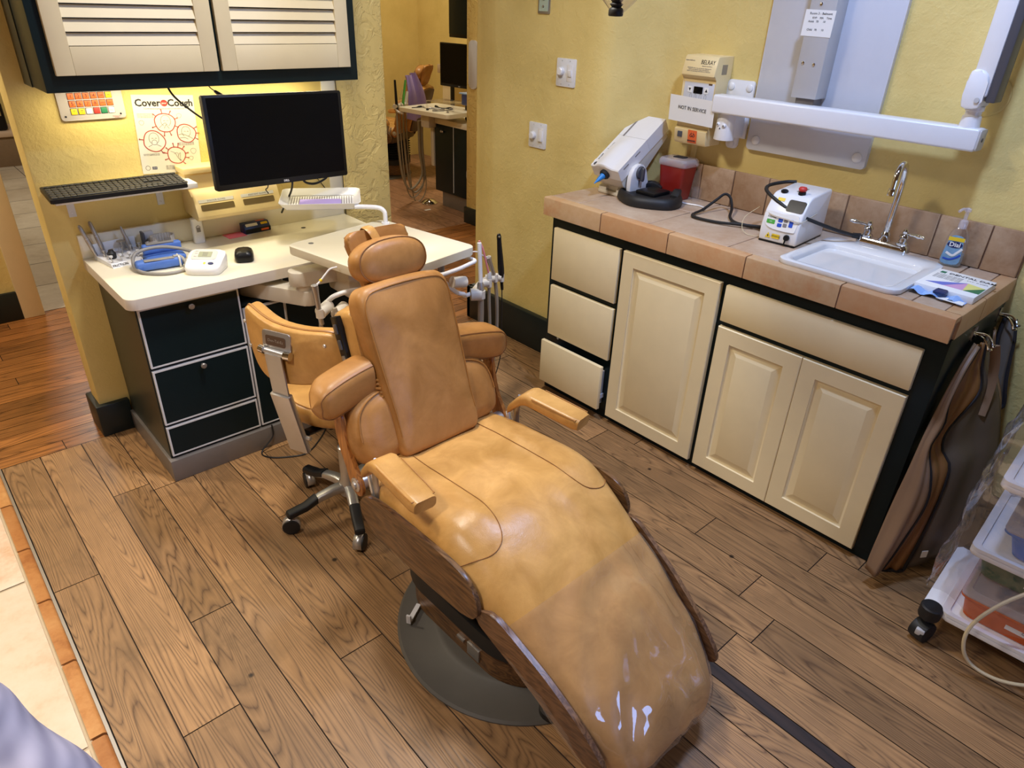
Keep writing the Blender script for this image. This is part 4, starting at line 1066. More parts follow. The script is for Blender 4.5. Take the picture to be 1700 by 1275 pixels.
mb = MB(); mb.tube([bot + V((0.02, 0, .05)), bot + V((.06, .03, .03)), S0 + V((-.06, -.03, .41)), S0 + V((0, 0, .43))], .018, 8, flat=(.6, 1)); mb.build('back_bracket', 'black', stl)

# ------------------------------------------------------------------ DELIVERY UNIT
du = thing('delivery_unit', 'white instrument tray table on a jointed arm behind the headrest', 'dental unit', (-1.34, .05, .60))
A, B, Cc = V((-1.572, .240, .812)), V((-1.120, .323, .812)), V((-1.105, -.175, .812)); D_ = A + Cc - B
cen = (A + Cc) / 2; ux = (B - A).normalized(); uy = (A - D_); uy = (uy - ux * uy.dot(ux)).normalized()
mb = MB(); mb.prism(rrect((B - A).length, (A - D_).length, .03), cen, ux, uy, Z3, .030, bev=.002); tt = mb.build('tray_top', 'lam', du)
MB().lathe([(.0095, 0), (.0095, .0012), (.006, .0015)], A + ux * .035 - uy * .045 + Z3 * .0298, seg=18).build('grommet', 'nickel', tt)
MB().box(cen + V((-.14, -.14, -.05)), cen + V((.14, .14, -.002)), .012).build('control_head', 'ivory', du)
MB().box((-1.470, .06, .655), (-1.22, .22, .765), .012).build('arm_housing', 'ivory', du)
def armseg(p, q, w, h, name):
    p = V(p); q = V(q); d = (q - p); L = d.length; d.normalize(); s = Z3.cross(d)
    mb = MB(); mb.prism(rrect(L + w, w, w * .48, 8), (p + q) / 2, d, s, Z3, h, bev=.004); return mb.build(name, 'ivory', du)
armseg((-1.59, .20, .702), (-1.40, .175, .702), .075, .053, 'upper_arm')
armseg((-1.70, .42, .625), (-1.565, .19, .625), .072, .056, 'lower_arm')
MB().cyl((-1.578, .195, .68), (-1.578, .195, .703), .028, seg=18).build('elbow', 'ivory', du)
MB().cyl((-1.36, .15, .64), (-1.36, .15, .815), .03, seg=18).build('swivel', 'ivory', du)
mb = MB(); mb.box((-1.72, .40, .623), (-1.66, .595, .70), .004); mb.build('desk_mount', 'ivory', du)
# handle rails
mb = MB(); mb.tube([cen + ux * .10 - uy * .10 + Z3 * -.025, cen + ux * .03 - uy * .235 + Z3 * -.028, cen + ux * .09 - uy * .262 + Z3 * -.025, cen + ux * .175 - uy * .262 + Z3 * -.022, cen + ux * .215 - uy * .255 + Z3 * -.020, cen + ux * .218 - uy * .20 + Z3 * -.018], .0075, 10); mb.build('handle_rail', 'white', du)
MB().cyl((-1.19, -.185, .735), (-1.135, -.19, .725), .021, seg=18).build('clamp_knob', 'ivory', du)
mb = MB(); mb.tube([(-1.22, -.15, .75), (-1.19, -.16, .715), (-1.145, -.155, .675), (-1.105, -.145, .655), (-1.08, -.12, .635), (-1.04, -.10, .625)], .0085, 10); mb.build('holder_arm', 'white', du)
def holder(p, q, r=.02):
    p = V(p); q = V(q)
    mb = MB(); mb.cyl(p, q, r * .95, r, 16); mb.cyl(q + V((0, 0, -.016)), q + V((0, 0, .016)), r * .72, seg=14); return mb.build('holder', 'ivory', du)
HP = [(-1.0, -.12, .622), (-.924, -.08, .640), (-.875, -.06, .644), (-.823, -.04, .628)]
holder((-1.035, -.10, .622), HP[0], .025); holder((-.955, -.058, .638), HP[1], .017); holder((-.905, -.036, .64), HP[2], .017); holder((-.855, -.012, .63), HP[3], .017)
mb = MB(); mb.tube([(-1.035, -.10, .622), (-.96, -.058, .634), (-.905, -.036, .638), (-.855, -.012, .63)], .010, 8); mb.build('holder_bar', 'ivory', du)
# left holders
mb = MB(); mb.tube([(-1.40, -.05, .72), (-1.52, -.06, .742), (-1.585, -.05, .735), (-1.605, -.03, .712)], .0085, 10); mb.build('holder_arm', 'white', du)
holder((-1.60, -.03, .70), (-1.648, -.055, .69), .021); holder((-1.55, -.045, .685), (-1.60, -.075, .675), .022); holder((-1.52, -.06, .66), (-1.555, -.085, .652), .018)
# chrome post of the unit
mb = MB(); mb.tube([(-1.175, -.10, .80), (-1.145, -.06, .55), (-1.10, -.02, .30), (-1.085, 0, .02)], .013, 10); mb.build('hose_bundle', 'kick', du)
mb = MB(); mb.tube([(-1.19, -.12, .74), (-1.155, -.08, .62), (-1.15, -.06, .50), (-1.12, -.04, .40), (-1.115, -.03, .2)], .004, 6); mb.build('hose_wire', 'rubber', du)
def hosed(h, pts, r=.0075, mat='hosetan'):
    return MB().tube(pts, r, 8).build('hose', mat, h)
# hanging instruments on the right
sv = thing('saliva_ejector', 'white suction tip with square cut end standing in front holder right of tray', 'suction tip', HP[0])
h0 = V(HP[0])
MB().cyl(h0 + V((.0, .0, .03)), h0 + V((-.004, .008, .205)), .0085, seg=14).build('tip', 'white', sv)
MB().lathe([(.011, -.02), (.015, -.012), (.015, .012), (.013, .04), (.010, .05)], h0, V((-.02, .05, 1)), 16).build('valve', 'nickel', sv)
hosed(sv, [h0 + V((0, 0, -.01)), h0 + V((.002, .002, -.12)), h0 + V((.0, .01, -.30)), h0 + V((-.02, .03, -.50)), h0 + V((-.03, .10, -.625))], .0125)
sp2 = thing('suction_tip', 'thin pink and white saliva straw behind the white suction tip', 'suction tip', HP[1])
h1 = V(HP[1])
MB().tube([h1 + V((.0, 0, .03)), h1 + V((-.012, .0, .07)), h1 + V((-.030, .004, .14)), h1 + V((-.046, .01, .178))], .004, 8).build('straw', 'pinkp', sp2)
MB().lathe([(.010, -.02), (.011, .01), (.009, .038), (.006, .045)], h1, Z3, 14).build('body', 'greyp', sp2)
hosed(sp2, [h1 + V((0, 0, -.015)), h1 + V((.002, 0, -.08)), h1 + V((.008, .0, -.25)), h1 + V((.0, .02, -.45)), h1 + V((-.02, .10, -.645))], .0065)
sy = thing('air_syringe', 'metal air water syringe with curved white tip beside the white suction', 'syringe', HP[2])
h2 = V(HP[2])
MB().lathe([(.008, -.01), (.0075, .03), (.0095, .08), (.0125, .095), (.0125, .103), (0, .107)], h2, V((-.42, .0, 1)), 16).build('handle', 'nickel', sy)
tp = h2 + V((-.42, .0, 1)).normalized() * .102
MB().tube([tp, tp + V((-.02, .0, .008)), tp + V((-.05, .005, .03)), tp + V((-.075, .01, .034)), tp + V((-.10, .012, .030))], .0026, 8).build('nozzle', 'white', sy)
hosed(sy, [h2 + V((0, 0, -.01)), h2 + V((.012, .0, -.10)), h2 + V((.014, .0, -.25)), h2 + V((.0, .01, -.42)), h2 + V((-.01, .06, -.655))], .0075)
cl = thing('curing_wand', 'slim glossy black wand standing upright in the last holder by wall', 'wand', HP[3])
h3 = V(HP[3])
MB().lathe([(.006, -.055), (.007, -.02), (.012, .0), (.0135, .04), (.0115, .10), (.009, .160), (.0095, .178), (.006, .188), (0, .189)], h3, V((-.11, .0, 1)), 18).build('body', 'black', cl)
MB().lathe([(.005, 0), (.004, .002), (0, .003)], h3 + V((-.0245, -.007, .178)), V((-.3, -.8, .5)), 10).build('lens', 'chrome', cl)
hosed(cl, [h3 + V((.005, 0, -.055)), h3 + V((.008, 0, -.2)), h3 + V((.004, 0, -.38)), h3 + V((-.05, .05, -.668))], .0022, 'rubber')
# hanging instruments on the left
l0, l1, l2 = V((-1.652, -.058, .69)), V((-1.606, -.078, .675)), V((-1.560, -.088, .652))
s2 = thing('air_syringe', 'metal air water syringe with white tip between stool and chair back', 'syringe', l0)
MB().lathe([(.009, -.04), (.0085, .02), (.0105, .08), (.0125, .095), (.012, .103), (0, .108)], l0, V((-.08, .0, 1)), 16).build('handle', 'nickel', s2)
q0 = l0 + V((-.008, 0, .098))
MB().tube([q0, q0 + V((.018, 0, .010)), q0 + V((.045, 0, .034)), q0 + V((.062, -.002, .048)), q0 + V((.085, -.004, .050))], .0032, 8).build('nozzle', 'white', s2)
MB().lathe([(.0048, 0), (.0052, .004), (.0046, .008)], q0 + V((.022, 0, .013)), V((.6, 0, .5)), 12).build('collar', 'yellow', s2)
hosed(s2, [l0 + V((.0, 0, -.04)), l0 + V((.004, 0, -.15)), l0 + V((.02, .02, -.35)), l0 + V((.05, .05, -.55)), l0 + V((.10, .06, -.672))])
for p, lab, q in ((l1, 'tan hose handpiece coupling hanging beside the left syringe', .02), (l2, 'tan hose coupling hanging nearest the chair back', .0)):
    t_ = thing('handpiece_coupling', lab, 'handpiece', p)
    MB().lathe([(.008, -.045), (.009, -.01), (.010, .02), (.007, .03)], p, Z3, 14).build('coupling', 'hosetan', t_)
    hosed(t_, [p + V((0, 0, -.04)), p + V((.004, 0, -.16)), p + V((.02, .01, -.35)), p + V((.06, .08, -.55)), p + V((.11, .12, -.66 + q * .3))], .0085)
# wire tray on its bent post, lilac paper in it
wt = thing('wire_tray', 'white slotted tray on a bent post behind the headrest', 'tray', (-1.185, .25, .842))
c0, c1, c2, c3 = V((-1.521, .463, .895)), V((-1.252, .309, .895)), V((-1.139, .568, .895)), V((-1.375, .700, .895))
wx = (c1 - c0).normalized(); wy = Z3.cross(wx); wc = (c0 + c1) / 2 + wy * .135; WL, WD = .31, .26
mb = MB(); mb.prism(rrect(WL - .05, WD - .05, .01), wc + Z3 * -.002, wx, wy, Z3, .002)
o_ = rrect(WL - .05, WD - .05, .012); o2_ = rrect(WL, WD, .03)
mb.loft([[wc + wx * x + wy * y for x, y in o_], [wc + wx * x * 1.09 + wy * y * 1.09 + Z3 * .010 for x, y in o_], [wc + wx * x + wy * y + Z3 * .026 for x, y in o2_], [wc + wx * x * .985 + wy * y * .985 + Z3 * .0265 for x, y in o2_], [wc + wx * x * 1.07 + wy * y * 1.07 + Z3 * .012 for x, y in o_], [wc + wx * x * .98 + wy * y * .98 + Z3 * .002 for x, y in o_]], True, False)
pn = mb.build('pan', 'white', wt)
mb = MB()
for i in range(25):
    x = -.118 + i * .0098
    mb.prism([(x, -.09), (x + .0035, -.09), (x + .0035, .09), (x, .09)], wc + Z3 * .0004, wx, wy, Z3, .0006)
mb.build('slots', 'inkgrey', pn)
mb = MB(); mb.tube([(-1.182, .252, .842), (-1.182, .252, .875), (-1.184, .256, .893), (-1.198, .272, .905), (-1.235, .310, .906), (-1.265, .335, .905)], .009, 10); mb.build('post', 'white', wt)
MB().cyl((-1.182, .252, .842), (-1.182, .252, .85), .016, seg=16).build('foot', 'white', wt)
mb = MB(); lc = (V((-1.441, .459, .8985)) + V((-1.306, .366, .8985))) / 2 + wy * .055
mb.prism(rrect(.162, .105, .003, 2), lc, wx, wy, Z3, .003)
for i in range(3): mb.prism(rrect(.158, .10, .003, 2), lc + Z3 * (.004 + i * .0022), wx, wy, Z3, .0012)
tag(mb.build('bib', 'lilac'), 'folded lilac paper bib lying in the white slotted tray', 'bib', base=lc)
# ------------------------------------------------------------------ BASE CABINET under the tiled counter
CY0, CY1 = -.018, -1.600
bc = thing('base_cabinet', 'long dark green base cabinet with cream doors and drawers under tiled counter', 'cabinet', (-.26, -.81, 0))
mb = MB(); mb.box((-.515, CY1, .045), (-.03, CY0, .8363), .002); mb.box((-.505, CY1 + .002, 0), (-.03, CY0 - .002, .05)); mb.build('carcass', 'green', bc)
FX = -.517                                   # back of the fronts; faces at FX-.019
def slabfront(y0, y1, z0, z1, name='drawer', pull=0):
    x = FX - pull
    mb = MB(); mb.box((x - .019, y1, z0), (x, y0, z1), .003)
    f = mb.build(name, 'cream', bc)
    return f
slabfront(-.047, -.411, .559, .791); slabfront(-.047, -.411, .297, .5335)
d3 = slabfront(-.040, -.405, .062, .272, 'drawer', .030)
mb = MB(); mb.box((FX - .03, -.388, .08), (FX + .05, -.378, .235)); mb.box((FX - .03, -.07, .08), (FX + .05, -.06, .235)); mb.box((FX - .03, -.388, .075), (FX + .05, -.06, .083)); mb.build('drawer_box', 'greyp', d3)
mb = MB(); mb.box((FX - .03, -.396, .105), (FX + .03, -.390, .125)); mb.build('runner', 'white', d3)
MB().lathe([(.006, 0), (.006, .004), (0, .005)], (FX, -.10, .285), -X3, 10).build('bumper_dot', 'white', bc)
slabfront(-.893, -1.545, .657, .791, 'false_front')
def raised_door(y0, y1, z0, z1):
    """raised and fielded panel door facing -X"""
    x = FX
    def ring(i, d):
        return [V((x - d, y0 - i, z0 + i)), V((x - d, y1 + i, z0 + i)), V((x - d, y1 + i, z1 - i)), V((x - d, y0 - i, z1 - i))]
    mb = MB()
    mb.loft([ring(0, 0), ring(0, .0165), ring(.0025, .019), ring(.056, .019), ring(.0575, .013), ring(.061, .0115), ring(.066, .0105), ring(.090, .0175), ring(.092, .0182)], True, True)
    return mb.build('door', 'cream', bc, smooth=20)
raised_door(-.430, -.871, .036, .791); raised_door(-.893, -1.2145, .036, .636); raised_door(-1.2165, -1.545, .036, .636)

# ------------------------------------------------------------------ TILED COUNTER and splashback
ctp = thing('tiled_countertop', 'terracotta tiled countertop with orange edge tiles over cream cabinet doors', 'countertop', (-.27, -.8, .8363))
HX0, HX1, HY0, HY1 = -.492, -.150, -1.405, -1.052      # hole for the basin
def minus(r, h):
    x0, x1, y0, y1 = r; a0, a1, b0, b1 = h
    if x1 <= a0 or x0 >= a1 or y1 <= b0 or y0 >= b1: return [r]
    out = []
    if x0 < a0: out.append((x0, a0, y0, y1))
    if x1 > a1: out.append((a1, x1, y0, y1))
    if y0 < b0: out.append((max(x0, a0), min(x1, a1), y0, b0))
    if y1 > b1: out.append((max(x0, a0), min(x1, a1), b1, y1))
    return out
hole = (HX0, HX1, HY0, HY1)
mb = MB()
for r in minus((-.541, -.004, -1.594, .004), hole): mb.box((r[0], r[2], .8365), (r[1], r[3], .906))
mb.build('grout_bed', 'tgrout', ctp)
mb = MB(); vals = []; rt = random.Random(5)
def tl(r, z0, z1, mi, g=.002):
    k = rt.random(); n0 = len(mb.bm.faces)
    mb.box((r[0] + g, r[2] + g, z0), (r[1] - g, r[3] - g, z1), .0018, 1, mi)
    return
xb = [-.500, -.25, -.012]
yb = [.012, -.145, -.505, -.85, -1.16, -1.463, -1.555]
for a, b in zip(yb, yb[1:]):
    for p, q in ((-.503, -.225), (-.225, -.005)):
        for r in minus((p, q, b, a), hole): tl(r, .89, .910, 0)
mb.build('top_tiles', 'terra', ctp); 
mb = MB()
ye = [.014, -.308, -.633, -.951, -1.276, -1.601]
tl_ = []
for i, (a, b) in enumerate(zip(ye, ye[1:])):
    n0 = len(mb.bm.faces)
    mb.prism([(-.547, .8363), (-.538, .8363), (-.538, .895), (-.503, .895), (-.503, .9105), (-.541, .9112), (-.5455, .909), (-.547, .905)], (0, b + .0022, 0), X3, Z3, Y3, (a - b) - .0044)
for i, (a, b) in enumerate(((-.503, -.30), (-.30, -.005))):
    mb.prism([(-1.601, .8363), (-1.592, .8363), (-1.592, .895), (-1.556, .895), (-1.556, .9105), (-1.595, .9112), (-1.5995, .909), (-1.601, .905)], (a + .002, 0, 0), Y3, Z3, X3, (b - a) - .004)
et = mb.build('edge_tiles', 'terra_edge', ctp)
setattr_faces(et, 'plank', [.5 + .5 * sin(int((p.center.y + 3) / .3226) * 2.1) for p in et.data.polygons])
spl = thing('tile_splashback', 'row of square terracotta tiles along the wall above the counter', 'splashback', (-.01, -.9, .91))
MB().box((-.012, -1.598, .910), (.0, -.24, 1.053)).build('grout_bed', 'tgrout', spl)
mb = MB(); y = -.083 - .155; ys = [-.238, -.393, -.548, -.703, -.861, -1.020, -1.176, -1.331, -1.490, -1.598]
for a, b in zip(ys, ys[1:]): mb.box((-.021, b + .002, .912), (-.008, a - .002, 1.055), .003, 2)
t_ = mb.build('tiles', 'terra_splash', spl)
setattr_faces(t_, 'plank', [.5 + .5 * sin(int((p.center.y + 3) / .1553) * 1.9) for p in t_.data.polygons])

# ------------------------------------------------------------------ SINK, FAUCET
sk = thing('sink', 'white porcelain drop-in sink set in the tiled counter', 'sink', (-.32, -1.228, .91))
sc = V((-.312, -1.228, 0)); W_, L_ = .400, .392
def skr(w, l, r, z, dx=0): return [V((sc.x + dx + x, sc.y + y, z)) for x, y in rrect(w, l, r, 7)]
mb = MB()
mb.loft([skr(W_ - .004, L_ - .004, .040, .911), skr(W_, L_, .042, .916), skr(W_ - .004, L_ - .004, .040, .925), skr(W_ - .018, L_ - .018, .036, .9285), skr(.292, L_ - .062, .038, .9275, -.033), skr(.282, L_ - .074, .036, .922, -.033), skr(.274, L_ - .086, .036, .90, -.033), skr(.252, L_ - .110, .042, .80, -.033), skr(.225, L_ - .14, .05, .775, -.033), skr(.05, .05, .02, .768, -.033)], True, False)
mb.build('basin', 'porcelain', sk, smooth=50)
mb = MB(); mb.loft([skr(.336, L_ - .046, .05, .9105), skr(.330, L_ - .055, .05, .78), skr(.30, L_ - .09, .05, .745)], True, True); mb.build('underside', 'porcelain', sk)
MB().lathe([(.022, 0), (.022, .003), (.012, .004), (0, .002)], (sc.x - .033, sc.y, .768), seg=20).build('drain', 'chrome', sk)
MB().prism([(.015 * cos(i * pi / 10), .0065 * sin(i * pi / 10)) for i in range(20)], (-.2145, -1.235, .895), V((0, -1, 0)), V((.1, 0, 1)), -X3, .0006).build('maker_badge', 'greyp', sk)
fc = thing('faucet', 'chrome gooseneck faucet with two lever handles behind the sink', 'faucet', (-.10, -1.207, .928))
mb = MB()
R = [[V((-.103 + x * s, -1.207 + y * t, z)) for x, y in rrect(.052, .176, .020, 6)] for s, t, z in ((1, 1, .927), (1, 1, .936), (.92, .97, .944), (.72, .92, .951), (.4, .8, .953))]
mb.loft(R); mb.build('base_plate', 'chrome', fc)
mb = MB(); mb.lathe([(.022, .945), (.020, .955), (.0135, .962), (.013, .968), (.0165, .972), (.0135, .978), (.011, .982)], (-.103, -1.207, 0), seg=20); mb.tube([(-.103, -1.207, .98), (-.103, -1.209, 1.08), (-.105, -1.211, 1.150), (-.122, -1.213, 1.196), (-.160, -1.216, 1.214), (-.196, -1.220, 1.188), (-.206, -1.222, 1.140)], lambda t: .0105 - .0012 * t, 14, sm=8)
mb.lathe([(.0125, 0), (.0125, .018), (.0105, .022)], (-.2065, -1.222, 1.122), seg=16); mb.build('spout', 'chrome', fc)
for y, dy in ((-1.147, 1), (-1.267, -1)):
    mb = MB(); mb.lathe([(.020, .945), (.020, .957), (.014, .962), (.013, .974), (.017, .978), (.014, .985), (.008, .990), (.0095, .997), (.006, 1.004), (0, 1.006)], (-.103, y, 0), seg=18); h_ = mb.build('valve', 'chrome', fc)
    mb = MB(); p = V((-.103, y, .990)); d = V((-.05 if dy > 0 else -.25, dy, .05)).normalized()
    mb.lathe([(.0042, 0), (.0045, .018), (.006, .024), (.0052, .03), (.0075, .042), (.0085, .052), (.006, .060), (.0068, .064), (.005, .068), (0, .07)], p, d, 14); mb.build('lever', 'chrome', h_)

# ------------------------------------------------------------------ soap, dental dam box, wrapper
sp3 = thing('soap_bottle', 'clear pump bottle of hand soap with blue label by splashback', 'bottle', (-.055, -1.413, .91))
sb = V((-.058, -1.413, 0)); qd = Matrix.Translation(sb) @ rotm(0, 0, radians(12))
def br(w, l, z, r=.015): return [V((x, y, z)) for x, y in rrect(w, l, r, 6)]
mb = MB(); mb.loft([br(.034, .058, .911), br(.040, .066, .916), br(.040, .068, .95), br(.038, .062, 1.0), br(.034, .050, 1.022), br(.026, .034, 1.034, .012), br(.022, .022, 1.040, .0109)], True, True)
mb.build('body', 'clear', sp3, qd)
mb = MB(); mb.loft([br(.030, .054, .914), br(.035, .061, .919), br(.035, .062, .94), br(.034, .060, .955)], True, True); mb.build('liquid', glass_mat('pale_liquid', (.72, .86, .92, 1), .1, .2, .25), sp3, qd)
lb = MB().prism(smoothpoly([(-.026, -.045), (.020, -.045), (.024, -.01), (.018, .034), (.010, .046), (-.014, .046), (-.022, .03), (-.028, -.01)], 3), (-.0208, 0, .968), V((0, -1, 0)), Z3, -X3, .0006).build('label', plain('soap_label', rgb(120, 160, 190), .35, var=.25, scale=60), sp3, qd)
MB().prism(rrect(.046, .012, .001, 2), (-.0216, .002, 1.003), V((0, -1, 0)), Z3, -X3, .0006).build('yellow_band', 'yellow', lb, qd)
MB().prism([(.022 * cos(i * pi / 10), .0105 * sin(i * pi / 10)) for i in range(20)], (-.0218, .002, .985), V((0, -1, 0)), Z3, -X3, .0006).build('blue_oval', 'inkblue', lb, qd)
letters(lb, 'Dial', .020, (-.0228, .002, .985), V((0, -1, 0)), Z3, 'paper', T=qd, bold=.0004)
MB().tube([(-.0222, .020, .958), (-.0222, .0, .950), (-.0222, -.012, .962), (-.0222, -.022, .975)], .004, 5, flat=(1, .2)).build('wave_print', 'paper', lb, qd)
MB().tube([(-.0222, .024, .938), (-.0222, .004, .936), (-.0222, -.014, .946), (-.0222, -.022, .955)], .003, 5, flat=(1, .2)).build('wave_print', 'bluep', lb, qd)
mb = MB(); mb.lathe([(.0135, 1.036), (.0135, 1.058), (.011, 1.062), (.006, 1.064), (.006, 1.088), (.010, 1.090), (.010, 1.098), (.004, 1.102), (0, 1.102)], (0, 0, 0), seg=18); mb.tube([(0, 0, 1.096), (-.018, .012, 1.099), (-.032, .022, 1.092)], .0045, 8); mb.build('pump', 'cleartop', sp3, qd)
db = thing('dental_dam_box', 'flat white dental dam box with coloured triangles on the counter corner', 'box', (-.29, -1.507, .911))
MB().box((-.393, -1.588, .9112), (-.190, -1.425, .932), .001).build('carton', 'paper', db)
def dbt(pts, mat):
    mb = MB(); mb.prism(pts, (0, 0, .9322), X3, Y3, Z3, .0004); mb.build('colour_panel', mat, db)
MB().prism([(-.288, -1.586), (-.352, -1.586), (-.352, -1.545)], (0, 0, .9322), X3, Y3, Z3, .0005).build('green_triangle', 'greenp' if False else 'greenk', db)
dbt([(-.288, -1.586), (-.352, -1.543), (-.275, -1.535)], plain('pale_yellow_print', rgb(226, 220, 130), .5)); dbt([(-.352, -1.543), (-.352, -1.49), (-.275, -1.535)], plain('pink_print', rgb(210, 160, 200), .5)); dbt([(-.352, -1.488), (-.352, -1.44), (-.276, -1.533)], plain('violet_print', rgb(110, 120, 200), .5))
letters(db, 'DENTAL DAM', .021, (-.222, -1.530, .9326), V((0, -1, 0)), X3, 'ink', bold=.0002)
MB().box((-.232, -1.455, .9322), (-.212, -1.440, .9326)).build('brand_mark', 'greenk', db)
for i in range(6): letters(db, 'thin medium heavy latex sheets', .006, (-.246 - i * .0085, -1.475, .9326), V((0, -1, 0)), X3, 'inkgrey')
letters(db, '6" x 6"   36 SHEETS', .007, (-.250, -1.552, .9326), V((0, -1, 0)), X3, 'inkgrey')
mb = MB(); rows_ = []
for i in range(15):
    r = []
    for j in range(21):
        x = -.435 + .095 * i / 14; y = -1.425 - .150 * j / 20
        z = .9125 + .004 + .016 * abs(noise.noise(V((x * 26, y * 26, 2)))) * (1.4 - abs(i - 7) / 9) + .006 * sin(j * .9)
        r.append(V((x, y, max(.912, z))))
    rows_.append(r)
mb.loft(rows_, False, False)
wr_ = thing('crumpled_wrapper', 'crumpled blue and white clear wrapper beside the dental dam box', 'wrapper', (-.39, -1.5, .911))
mb.build('film_sheet', 'bluewrap', wr_, smooth=25)
MB().box((-.425, -1.52, .926), (-.385, -1.487, .932), .003).build('dark_insert', 'navy', wr_)
MB().prism([(-.44, -1.505), (-.41, -1.53), (-.415, -1.575), (-.445, -1.578)], (0, 0, .918), X3, Y3, Z3, .001).build('paper_flap', 'paper', wr_)

# ------------------------------------------------------------------ LASER UNIT
lu_ = thing('laser_unit', 'white laser console with red stop button and black screen left of the sink', 'device', (-.21, -.93, .911))
LT = Matrix.Translation((-.207, -.928, .911)) @ rotm(0, 0, radians(4))
prof = [(-.122, .004), (-.126, .012), (-.122, .060), (-.116, .095), (-.108, .112), (-.080, .150), (-.068, .160), (-.052, .164), (.095, .172), (.103, .168), (.106, .160), (.106, .004)]
mb = MB(); mb.prism(prof, (0, -.068, 0), X3, Z3, Y3, .136, bev=.006, seg=3); mb.build('housing', 'white', lu_, LT)
mb = MB(); mb.box((-.126, -.066, 0), (.104, .066, .006), .002); mb.build('foot_plate', 'black', lu_, LT)
sd = V((-.080 + .108, 0, .150 - .112)).normalized(); sn = V((-sd.z, 0, sd.x))
def lf(y, t, d=.0005): return V((-.108, y, .112)) + sd * t + sn * d
MY = V((0, -1, 0))
MB().prism(rrect(.062, .044, .008), lf(-.030, .024), MY, sd, sn, .0012).build('screen', 'screen', lu_, LT)
fd = V((.010, 0, .05)).normalized(); fn_ = V((-fd.z, 0, fd.x))
def ff(y, t, d=.001): return V((-.1255, y, .045)) + fd * t + fn_ * d
pan = MB().prism(smoothpoly([(-.058, .018), (-.050, -.006), (-.02, -.016), (.045, -.016), (.056, -.006), (.056, .042), (0, .040), (-.055, .042)], 3), ff(0, .02, -.0002), MY, fd, fn_, .002).build('keypad', 'paper', lu_, LT)
for y, t, w, h, m_ in ((.036, .028, .030, .014, 'greenp'), (.003, .038, .016, .014, 'bluep'), (.003, .021, .016, .012, 'bluep'), (-.016, .040, .014, .013, 'inkgrey'), (-.016, .024, .014, .012, 'inkgrey'), (-.036, .034, .014, .026, 'bluep')):
    MB().prism(rrect(w, h, .002, 2), ff(y, t, .0022), MY, fd, fn_, .0006).build('key', m_, pan, LT)
letters(pan, 'Odyssey', .009, ff(.036, .044, .0024), MY, fd, 'ink', T=LT)
letters(pan, 'GO', .006, ff(.036, .028, .003), MY, fd, 'paper', T=LT)
MB().prism(rrect(.028, .015, .001, 2), (-.1268, .006, .026), MY, V((.08, 0, 1)), -X3, .0008).build('warning_label', 'yellow', lu_, LT)
for y, z, xx in ((.034, .0255, -.1266),):
    mb = MB(); mb.prism([(-.010, -.008), (.010, -.008), (0, .010)], (xx, y, z), MY, V((.05, 0, 1)), -X3, .0008); w_ = mb.build('warning_triangle', 'yellow', lu_, LT)
    mb = MB(); mb.prism([(-.002, -.004), (.002, -.004), (.002, .002), (-.002, .002)], (xx - .0009, y, z), MY, Z3, -X3, .0003); mb.build('laser_symbol', 'ink', w_, LT)
letters(lu_, 'LASER RADIATION\nAVOID EXPOSURE', .0038, (-.1278, .006, .026), MY, V((.08, 0, 1)), 'ink', T=LT)
MB().lathe([(.010, 0), (.011, .004), (.009, .010), (0, .012)], (-.1255, -.034, .030), -X3, 16).build('fibre_plug', 'black', lu_, LT)
MB().cyl((-.134, -.034, .030), (-.136, -.032, .010), .003, seg=8).build('plug_tail', 'black', lu_, LT)
MB().lathe([(.010, 0), (.010, .012), (.008, .014), (.0135, .015), (.0145, .022), (.011, .027), (0, .028)], (-.045, -.020, .163), seg=20, mi=0).build('stop_button', 'red', lu_, LT)
MB().lathe([(.0125, 0), (.0125, .012), (0, .012)], (-.045, -.020, .162), seg=20).build('button_collar', 'black', lu_, LT)
mb = MB(); mb.prism([(-.03, -.006), (.05, -.006), (.06, .012), (-.01, .012)], (0, 0, .168), X3, MY, Z3, .001); mb.build('recess', 'hosetan', lu_, LT)
MB().lathe([(.012, 0), (.013, .006), (.008, .010), (0, .011)], (-.055, .038, .163), seg=16).build('socket', 'black', lu_, LT)
mb = MB(); mb.prism(rrect(.026, .012, .001, 2), lf(.030, .040, .0006), MY, sd, sn, .0008); mb.prism([(-.006, -.005), (.006, -.005), (0, .006)], lf(.052, .040, .0006), MY, sd, sn, .0008); mb.build('warning_label', 'yellow', lu_, LT)
mb = MB(); mb.tube([(-.112, .064, .100), (-.1215, .03, .094), (-.123, -.02, .091), (-.118, -.066, .088), (-.06, -.071, .095), (.0, -.0705, .10)], .003, 6, flat=(1, .5)); mb.build('fibre_strap', 'ivory', lu_, LT)
hs = thing('laser_hose', 'thick black hose crossing over the white laser console to the faucet', 'hose', (-.1, -1.12, .93))
MB().tube([(-.12, -.86, 1.085), (-.14, -.83, 1.082), (-.20, -.805, 1.075), (-.25, -.815, 1.070), (-.285, -.85, 1.062), (-.30, -.90, 1.045), (-.30, -.96, 1.022), (-.265, -1.02, 1.0), (-.20, -1.08, .972), (-.135, -1.115, .952), (-.115, -1.127, .948)], .0062, 10).build('tube', 'rubber', hs)
MB().cyl((-.13, -1.112, .950), (-.108, -1.128, .948), .0095, seg=12).build('end_grip', 'rubber', hs)
cable('coiled_hose', 'thick black hose looped on the counter between pedal and laser console', [(-.20, -.86, .925), (-.215, -.80, .918), (-.235, -.72, .918), (-.19, -.66, .919), (-.12, -.62, .935), (-.085, -.585, .965), (-.09, -.56, .975), (-.13, -.55, .955), (-.20, -.54, .925), (-.275, -.545, .918), (-.30, -.58, .918), (-.29, -.66, .918), (-.26, -.74, .922), (-.22, -.83, .926)], .0058, 'rubber', 'hose')
